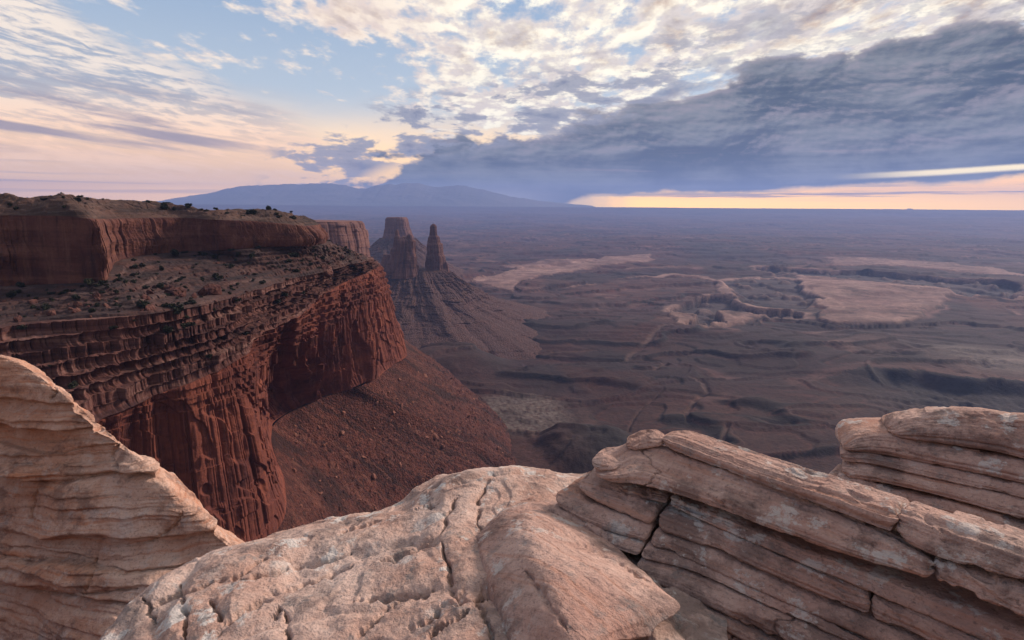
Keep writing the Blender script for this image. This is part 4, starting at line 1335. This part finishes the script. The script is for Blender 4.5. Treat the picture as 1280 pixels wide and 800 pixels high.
def build_slabs():
    root = thing('layered_outcrop', 'stack of long tilted sandstone beds split by dark seams, sloping down at the lower right', 'rock outcrop', (1.2, 2.6, -2.2))
    # the slope the bed ends lie on: distance below the topmost line gives the height
    def zf(px, py):
        base = 531 + (px - 820) * 0.345
        n = (py - base) * 0.945
        return -1.20 - 0.62 * n / 260.0

    def bm(top, bot, seed, **kw):
        beam('slab', top, bot, zf, zf, MAT['slab'], seed, parent=root, **kw)
    # topmost bed, two lengths with a joint
    bm([(826, 543), (846, 542), (900, 562), (1000, 595), (1117, 630)], [(824, 556), (850, 567), (910, 590), (1000, 624), (1117, 668)], 1, back=0.28, end=(0.10, 0.015), drop=True, fwd=0.12)
    bm([(1121, 631), (1200, 655), (1290, 685), (1400, 721)], [(1121, 668), (1170, 694), (1290, 731), (1400, 768)], 2, back=0.28, end=(0.02, 0), drop=True, fwd=0.12)
    # thick second bed, overhanging the black seam
    bm([(742, 586), (770, 572), (800, 560), (880, 588), (980, 622), (1080, 660), (1163, 702)], [(748, 602), (800, 608), (860, 624), (960, 660), (1060, 696), (1163, 722)], 3, back=0.40, drop=True, end=(0.09, 0.02), bulge=1.3, fwd=0.10)
    bm([(1168, 700), (1230, 720), (1300, 742), (1400, 779)], [(1166, 724), (1230, 750), (1300, 780), (1400, 818)], 4, back=0.55, end=(0.02, 0), fwd=0.10)
    # core of the outcrop behind the seams
    bm([(760, 610), (840, 612), (960, 640), (1100, 690), (1400, 800)], [(720, 700), (820, 760), (940, 830), (1080, 890), (1400, 960)], 19, back=0.6, end=(0.1, 0), fwd=-0.22, lam=0.4)
    # below the black seam
    bm([(724, 600), (760, 604), (800, 612), (834, 618)], [(735, 606), (770, 614), (800, 622), (834, 630)], 5, back=0.5, end=(0.03, 0.015))
    bm([(838, 620), (900, 646), (1000, 684), (1100, 722), (1300, 800)], [(838, 631), (900, 660), (1000, 702), (1100, 744), (1300, 830)], 6, back=0.5, end=(0.015, 0))
    bm([(716, 602), (750, 610), (790, 622), (822, 634)], [(728, 616), (752, 630), (785, 644), (814, 656)], 7, back=0.5, end=(0.07, 0.02), bulge=1.5)
    bm([(826, 633), (880, 654), (960, 690), (1086, 742)], [(820, 662), (880, 682), (960, 716), (1086, 770)], 8, back=0.5, end=(0.05, 0.015), bulge=1.5)
    bm([(1090, 743), (1180, 782), (1300, 838)], [(1090, 772), (1180, 812), (1300, 868)], 9, back=0.5, end=(0.015, 0))
    bm([(690, 614), (720, 625), (760, 642), (814, 660)], [(698, 634), (728, 650), (765, 664), (808, 676)], 10, back=0.5, end=(0.06, 0.02), bulge=1.3)
    bm([(816, 664), (880, 688), (960, 722), (1086, 774), (1200, 830)], [(813, 680), (870, 702), (960, 742), (1086, 796), (1200, 850)], 11, back=0.5, end=(0.03, 0))
    bm([(686, 632), (720, 650), (760, 668), (803, 682)], [(690, 645), (720, 662), (760, 682), (798, 696)], 12, back=0.5, end=(0.03, 0.02))
    bm([(806, 684), (870, 704), (960, 744), (1100, 806)], [(800, 696), (870, 716), (960, 758), (1100, 820)], 13, back=0.5, end=(0.02, 0))
    bm([(796, 696), (850, 712), (960, 760), (1080, 816)], [(793, 722), (850, 744), (930, 780), (1080, 850)], 14, back=0.5, end=(0.05, 0), bulge=1.2)
    bm([(800, 726), (860, 752), (940, 790), (1060, 850)], [(806, 738), (860, 764), (940, 806), (1060, 868)], 15, back=0.4, end=(0.02, 0))
    bm([(812, 742), (860, 768), (930, 806), (1040, 866)], [(820, 756), (860, 782), (930, 824), (1040, 888)], 16, back=0.4, end=(0.02, 0))
    # knobs at the left ends
    bm([(738, 574), (746, 570), (758, 570), (772, 576)], [(740, 584), (748, 588), (760, 588), (774, 588)], 17, back=0.07, end=(0.05, 0.05), lam=0.3, nu=160, fwd=0.12)
    bm([(786, 556), (796, 547), (812, 541), (828, 544)], [(788, 564), (799, 562), (814, 559), (830, 557)], 18, back=0.07, end=(0.045, 0.045), lam=0.3, nu=160, fwd=0.12)


def build_wedge():
    """the smooth leaning block between the knobbly rock and the beds"""
    rows = [
        [(602, 648), (640, 630), (690, 622), (722, 632)],
        [(600, 656), (642, 637), (690, 632), (735, 654)],
        [(606, 672), (652, 650), (702, 655), (775, 688)],
        [(622, 712), (672, 688), (735, 696), (822, 730)],
        [(638, 752), (690, 730), (752, 738), (842, 750)],
        [(652, 790), (705, 778), (760, 776), (820, 768)],
        [(664, 815), (712, 806), (765, 792), (810, 782)],
    ]
    zr = [-1.66, -1.58, -1.48, -1.41, -1.38, -1.37, -1.38]
    zc = [-0.10, 0.02, 0.0, -0.06]
    ctrl = [[Pz(px, py, z + c) for (px, py), c in zip(r, zc)] for r, z in zip(rows, zr)]
    # run it down at the sides and foot
    ctrl = [[r[0] + np.array([-0.055, 0.03, -0.42]), r[0] + np.array([-0.055, 0.0, -0.16]), r[0] + np.array([-0.040, 0.0, -0.045])] + r + [r[-1] + np.array([0.004, -0.012, -0.045]), r[-1] + np.array([-0.16, 0.10, -0.16])] for r in ctrl]
    ctrl = [[p + np.array([0, 0.20, -0.5]) for p in ctrl[0]], [p + np.array([0, 0.03, -0.06]) for p in ctrl[0]]] + ctrl + [[p + np.array([0.0, -0.012, -0.045]) for p in ctrl[-1]], [p + np.array([-0.04, 0.18, -0.16]) for p in ctrl[-1]]]
    G = patch(ctrl, 420, 420)
    n = gnormals(G)
    if n[210, 210, 2] < 0:
        n = -n
    x, y, z = G[..., 0], G[..., 1], G[..., 2]
    b = (x * 0.78 + y * 0.62) + 0.03 * fbm(x * 2, y * 2, z * 2, 3, 701)
    s, _ = strata(b, x, y, 0.10, 31)
    d = 0.006 * s - 0.01 + 0.025 * fbm(x * 1.8, y * 1.8, z * 1.8, 3, 702) + 0.010 * fbm(x * 6, y * 6, z * 6, 4, 703) + 0.004 * fbm(x * 22, y * 22, z * 22, 3, 704)
    G = G + n * d[..., None]
    G = crack_cut(G, [[(648, 705), (668, 730), (690, 760), (712, 790)], [(720, 676), (770, 700), (812, 728)]], n, 0.007, 0.02)
    o = grid_mesh('leaning_block', G, MAT['slab'], {'bed': b})
    tag(o, 'smooth triangular sandstone block leaning between the knobbly rock and the long beds', 'rock block')


def build_right_outcrop():
    root = thing('ledge_outcrop', 'rounded sandstone ledge with a domed top bed, beyond the long beds at the right edge', 'rock outcrop', (3.6, 4.6, -3.0))
    yp = lambda px, py: 4.7 - 0.9 * (px - 1050) / 350 - 0.55 * (py - 515) / 150

    def bm(top, bot, seed, **kw):
        beam('slab', top, bot, None, None, MAT['slab'], seed, parent=root, yplane=yp, **kw)
    bm([(1112, 536), (1130, 522), (1165, 515), (1210, 514), (1245, 518), (1290, 530), (1420, 560)], [(1114, 545), (1150, 552), (1200, 560), (1250, 568), (1300, 580), (1420, 610)], 31, back=0.55, drop=True, end=(0.10, 0), bulge=1.4)
    bm([(1056, 556), (1075, 544), (1110, 541), (1170, 554), (1240, 567), (1300, 580), (1420, 612)], [(1056, 566), (1080, 566), (1120, 572), (1180, 584), (1240, 596), (1300, 610), (1420, 640)], 32, back=0.5, end=(0.10, 0), bulge=1.3)
    bm([(1050, 566), (1090, 568), (1150, 580), (1230, 596), (1300, 612), (1420, 640)], [(1050, 576), (1090, 580), (1150, 594), (1230, 612), (1300, 628), (1420, 656)], 33, back=0.5, end=(0.08, 0))
    bm([(1052, 576), (1090, 582), (1150, 596), (1230, 614), (1300, 630), (1420, 660)], [(1052, 598), (1090, 602), (1150, 614), (1230, 636), (1300, 656), (1420, 690)], 34, back=0.5, end=(0.08, 0), bulge=1.4)
    bm([(1046, 590), (1090, 604), (1150, 620), (1230, 640), (1300, 660), (1420, 694)], [(1046, 600), (1090, 616), (1150, 636), (1230, 656), (1300, 676), (1420, 710)], 35, back=0.5, end=(0.05, 0))
    bm([(1030, 596), (1090, 618), (1150, 640), (1230, 660), (1300, 680), (1420, 716)], [(1030, 622), (1090, 644), (1150, 666), (1230, 690), (1300, 715), (1420, 750)], 36, back=0.5, end=(0.05, 0))
    bm([(1255, 526), (1272, 520), (1300, 522), (1420, 540)], [(1255, 536), (1275, 540), (1300, 545), (1420, 565)], 37, back=0.4, drop=True, end=(0.08, 0), lam=0.5)


def build_rim():
    """the body of the cliff we stand on, below and behind the beds"""
    n, rows = 400, 160
    px = np.linspace(-40, 40, n)
    v = np.linspace(0, 1, rows)
    G = np.zeros((rows, n, 3))
    yf = 4.0 - 0.02 * px ** 2 * 0.6 + 0.8 * fbm(px / 5, 0 * px, 0, 3, 801)
    G[..., 0] = px[None]
    dn = np.clip((v - 0.3) / 0.7, 0, 1) ** 1.5
    G[..., 1] = np.where(v[:, None] < 0.3, -50 + (yf[None] + 50) * (v[:, None] / 0.3), yf[None] + 6 * dn[:, None])
    G[..., 2] = -2.75 - 195 * dn[:, None] + np.where(v[:, None] < 0.3, 0.25 * fbm(G[..., 0] / 3, G[..., 1] / 3, 0, 3, 802), 0)
    G[..., 2] -= 1.6 * sst(2.0, 4.0, G[..., 1])
    G[..., 1] += np.where(v[:, None] > 0.3, 1.0 * fbm(px[None] / 4, G[..., 2] / 9, 0, 3, 803), 0)
    o = grid_mesh('rim_cliff', G, MAT['wingate'], flip=True)
    o['kind'] = 'structure'


build_rim()
build_left_outcrop()
build_centre_outcrop()
build_slabs()
build_wedge()
build_right_outcrop()


# ------------------------------------------------------------------ junipers and fallen blocks
def shrub_mesh(seed):
    rs = np.random.RandomState(seed)
    me = bpy.data.meshes.new('juniper_shrub')
    V, Fc = [], []
    nl = rs.randint(4, 7)
    lobes = [(rs.normal(0, 0.30, 3) * np.array([1, 1, 0.35]) + np.array([0, 0, 0.42]), rs.uniform(0.28, 0.5)) for _ in range(nl)]
    for c, r in lobes:
        for _ in range(70):
            d = rs.normal(size=3)
            d /= np.linalg.norm(d)
            p = c + d * r * rs.uniform(0.55, 1.05)
            p[2] = max(0.02, p[2])
            a = rs.normal(size=3) * 0.10
            b = rs.normal(size=3) * 0.10
            i = len(V)
            V += [p - a, p + b, p + a, p - b]
            Fc.append((i, i + 1, i + 2, i + 3))
    for k in range(5):                          # short twisted stem
        a = k / 5 * 2 * math.pi
        V += [(0.06 * math.cos(a), 0.06 * math.sin(a), -0.15), (0.04 * math.cos(a), 0.04 * math.sin(a), 0.4)]
    i0 = len(V) - 10
    for k in range(5):
        j = (k + 1) % 5
        Fc.append((i0 + 2 * k, i0 + 2 * j, i0 + 2 * j + 1, i0 + 2 * k + 1))
    me.from_pydata([tuple(v) for v in V], [], Fc)
    me.materials.append(MAT['shrub'])
    return me


def boulder_mesh(seed, mat):
    rs = np.random.RandomState(seed)
    nu, nv = 22, 14
    th = np.linspace(0, 2 * np.pi, nu, endpoint=False)
    ph = np.linspace(0.02, np.pi - 0.02, nv)
    T, P = np.meshgrid(th, ph)
    d = np.stack([np.sin(P) * np.cos(T), np.sin(P) * np.sin(T), np.cos(P)], -1)
    r = np.full(T.shape, 1.0)
    for _ in range(11):                         # cut flat faces
        m = rs.normal(size=3)
        m /= np.linalg.norm(m)
        c = d @ m
        r = np.minimum(r, np.where(c > 0.05, rs.uniform(0.45, 0.8) / np.maximum(c, 0.05), 9))
    G = d * r[..., None] * np.array([1, 0.8, 0.7]) + 0.03 * rs.normal(size=d.shape)
    o = grid_mesh('fallen_boulder', G, mat, closed_u=True)
    me = o.data
    me.polygons.foreach_set('use_smooth', np.zeros(len(me.polygons), bool))
    bpy.data.objects.remove(o)
    return me


def scatter():
    rs = np.random.RandomState(77)
    sh = [shrub_mesh(k) for k in range(6)]

    def place(name, meshes, key, count, size, label, cat, group, s_lo, s_hi, r_lo, r_hi, sink):
        G = MB_[key][0]
        rows, cols = G.shape[:2]
        k = 0
        tries = 0
        while k < count and tries < 4000:
            tries += 1
            i = int(rows * rs.uniform(r_lo, r_hi))
            j = int(cols * rs.uniform(s_lo, s_hi))
            p = G[min(i, rows - 1), min(j, cols - 1)]
            q = np.linalg.inv(CM) @ p
            px, py = 640 + F * q[0] / -q[2], 400 - F * q[1] / -q[2]
            if not (-6 < px < 700 and 200 < py < 690) or q[2] > 0:
                continue
            dist = np.linalg.norm(p)
            o = bpy.data.objects.new(name, meshes[rs.randint(len(meshes))])
            COL.objects.link(o)
            s = size * math.exp(rs.normal(0, 0.45))
            o.location = (p[0], p[1], p[2] - sink * s)
            o.rotation_euler = (0, 0, rs.uniform(0, 6.28)) if cat == 'shrub' else tuple(rs.uniform(0, 6.28, 3))
            s = s * (2.2 if (cat == 'boulder' and k % 11 == 0) else 1)
            o.scale = (s * rs.uniform(0.85, 1.2), s * rs.uniform(0.85, 1.2), s * rs.uniform(0.75, 1.05))
            tag(o, label, cat, group)
            k += 1
    place('juniper_shrub', sh, 'bench', 230, 1.35, 'dark juniper bush dotted on the bench below the upper cliff', 'shrub', 'junipers on the bench', 0.10, 0.86, 0.03, 0.97, -0.05)
    place('juniper_shrub', sh, 'ledges', 35, 1.5, 'dark juniper bush growing on the narrow ledges above the great cliff', 'shrub', 'junipers on the ledges', 0.12, 0.82, 0.2, 0.99, 0.05)
    place('juniper_shrub', sh, 'slickrock_top', 35, 2.0, 'dark juniper bush growing on the rounded top of the mesa', 'shrub', 'junipers on the mesa top', 0.10, 0.80, 0.15, 0.62, 0.05)
    b1 = [boulder_mesh(900 + k, MAT['block']) for k in range(5)]
    b2 = [boulder_mesh(920 + k, MAT['kayenta']) for k in range(4)]
    place('fallen_boulder', b1, 'talus_slope', 270, 1.5, 'red boulder fallen on the scree slope below the great cliff', 'boulder', 'boulders on the scree', 0.40, 0.82, 0.10, 0.95, 0.0)
    place('fallen_boulder', b2, 'bench', 70, 1.7, 'pale brown boulder lying on the shrub dotted bench', 'boulder', 'boulders on the bench', 0.10, 0.86, 0.0, 0.6, 0.0)


scatter()


# ------------------------------------------------------------------ air
def build_haze():
    m = bpy.data.materials.new('haze_air')
    m.use_nodes = True
    g = NG(m.node_tree)
    out = g.n('ShaderNodeOutputMaterial')
    v = g.n('ShaderNodeVolumePrincipled')
    v.inputs['Color'].default_value = (0.31, 0.46, 0.93, 1)
    v.inputs['Density'].default_value = 5.4e-5
    v.inputs['Anisotropy'].default_value = 0.15
    g.t.links.new(v.outputs[0], out.inputs['Volume'])
    me = bpy.data.meshes.new('haze')
    x0, x1, y0, y1, z0, z1 = -26500, 26500, -1500, 27500, -640, 960
    V = [(x, y, z) for z in (z0, z1) for y in (y0, y1) for x in (x0, x1)]
    Fc = [(0, 2, 3, 1), (4, 5, 7, 6), (0, 1, 5, 4), (2, 6, 7, 3), (0, 4, 6, 2), (1, 3, 7, 5)]
    me.from_pydata(V, [], Fc)
    me.materials.append(m)
    o = bpy.data.objects.new('haze', me)
    COL.objects.link(o)
    o['kind'] = 'stuff'


build_haze()
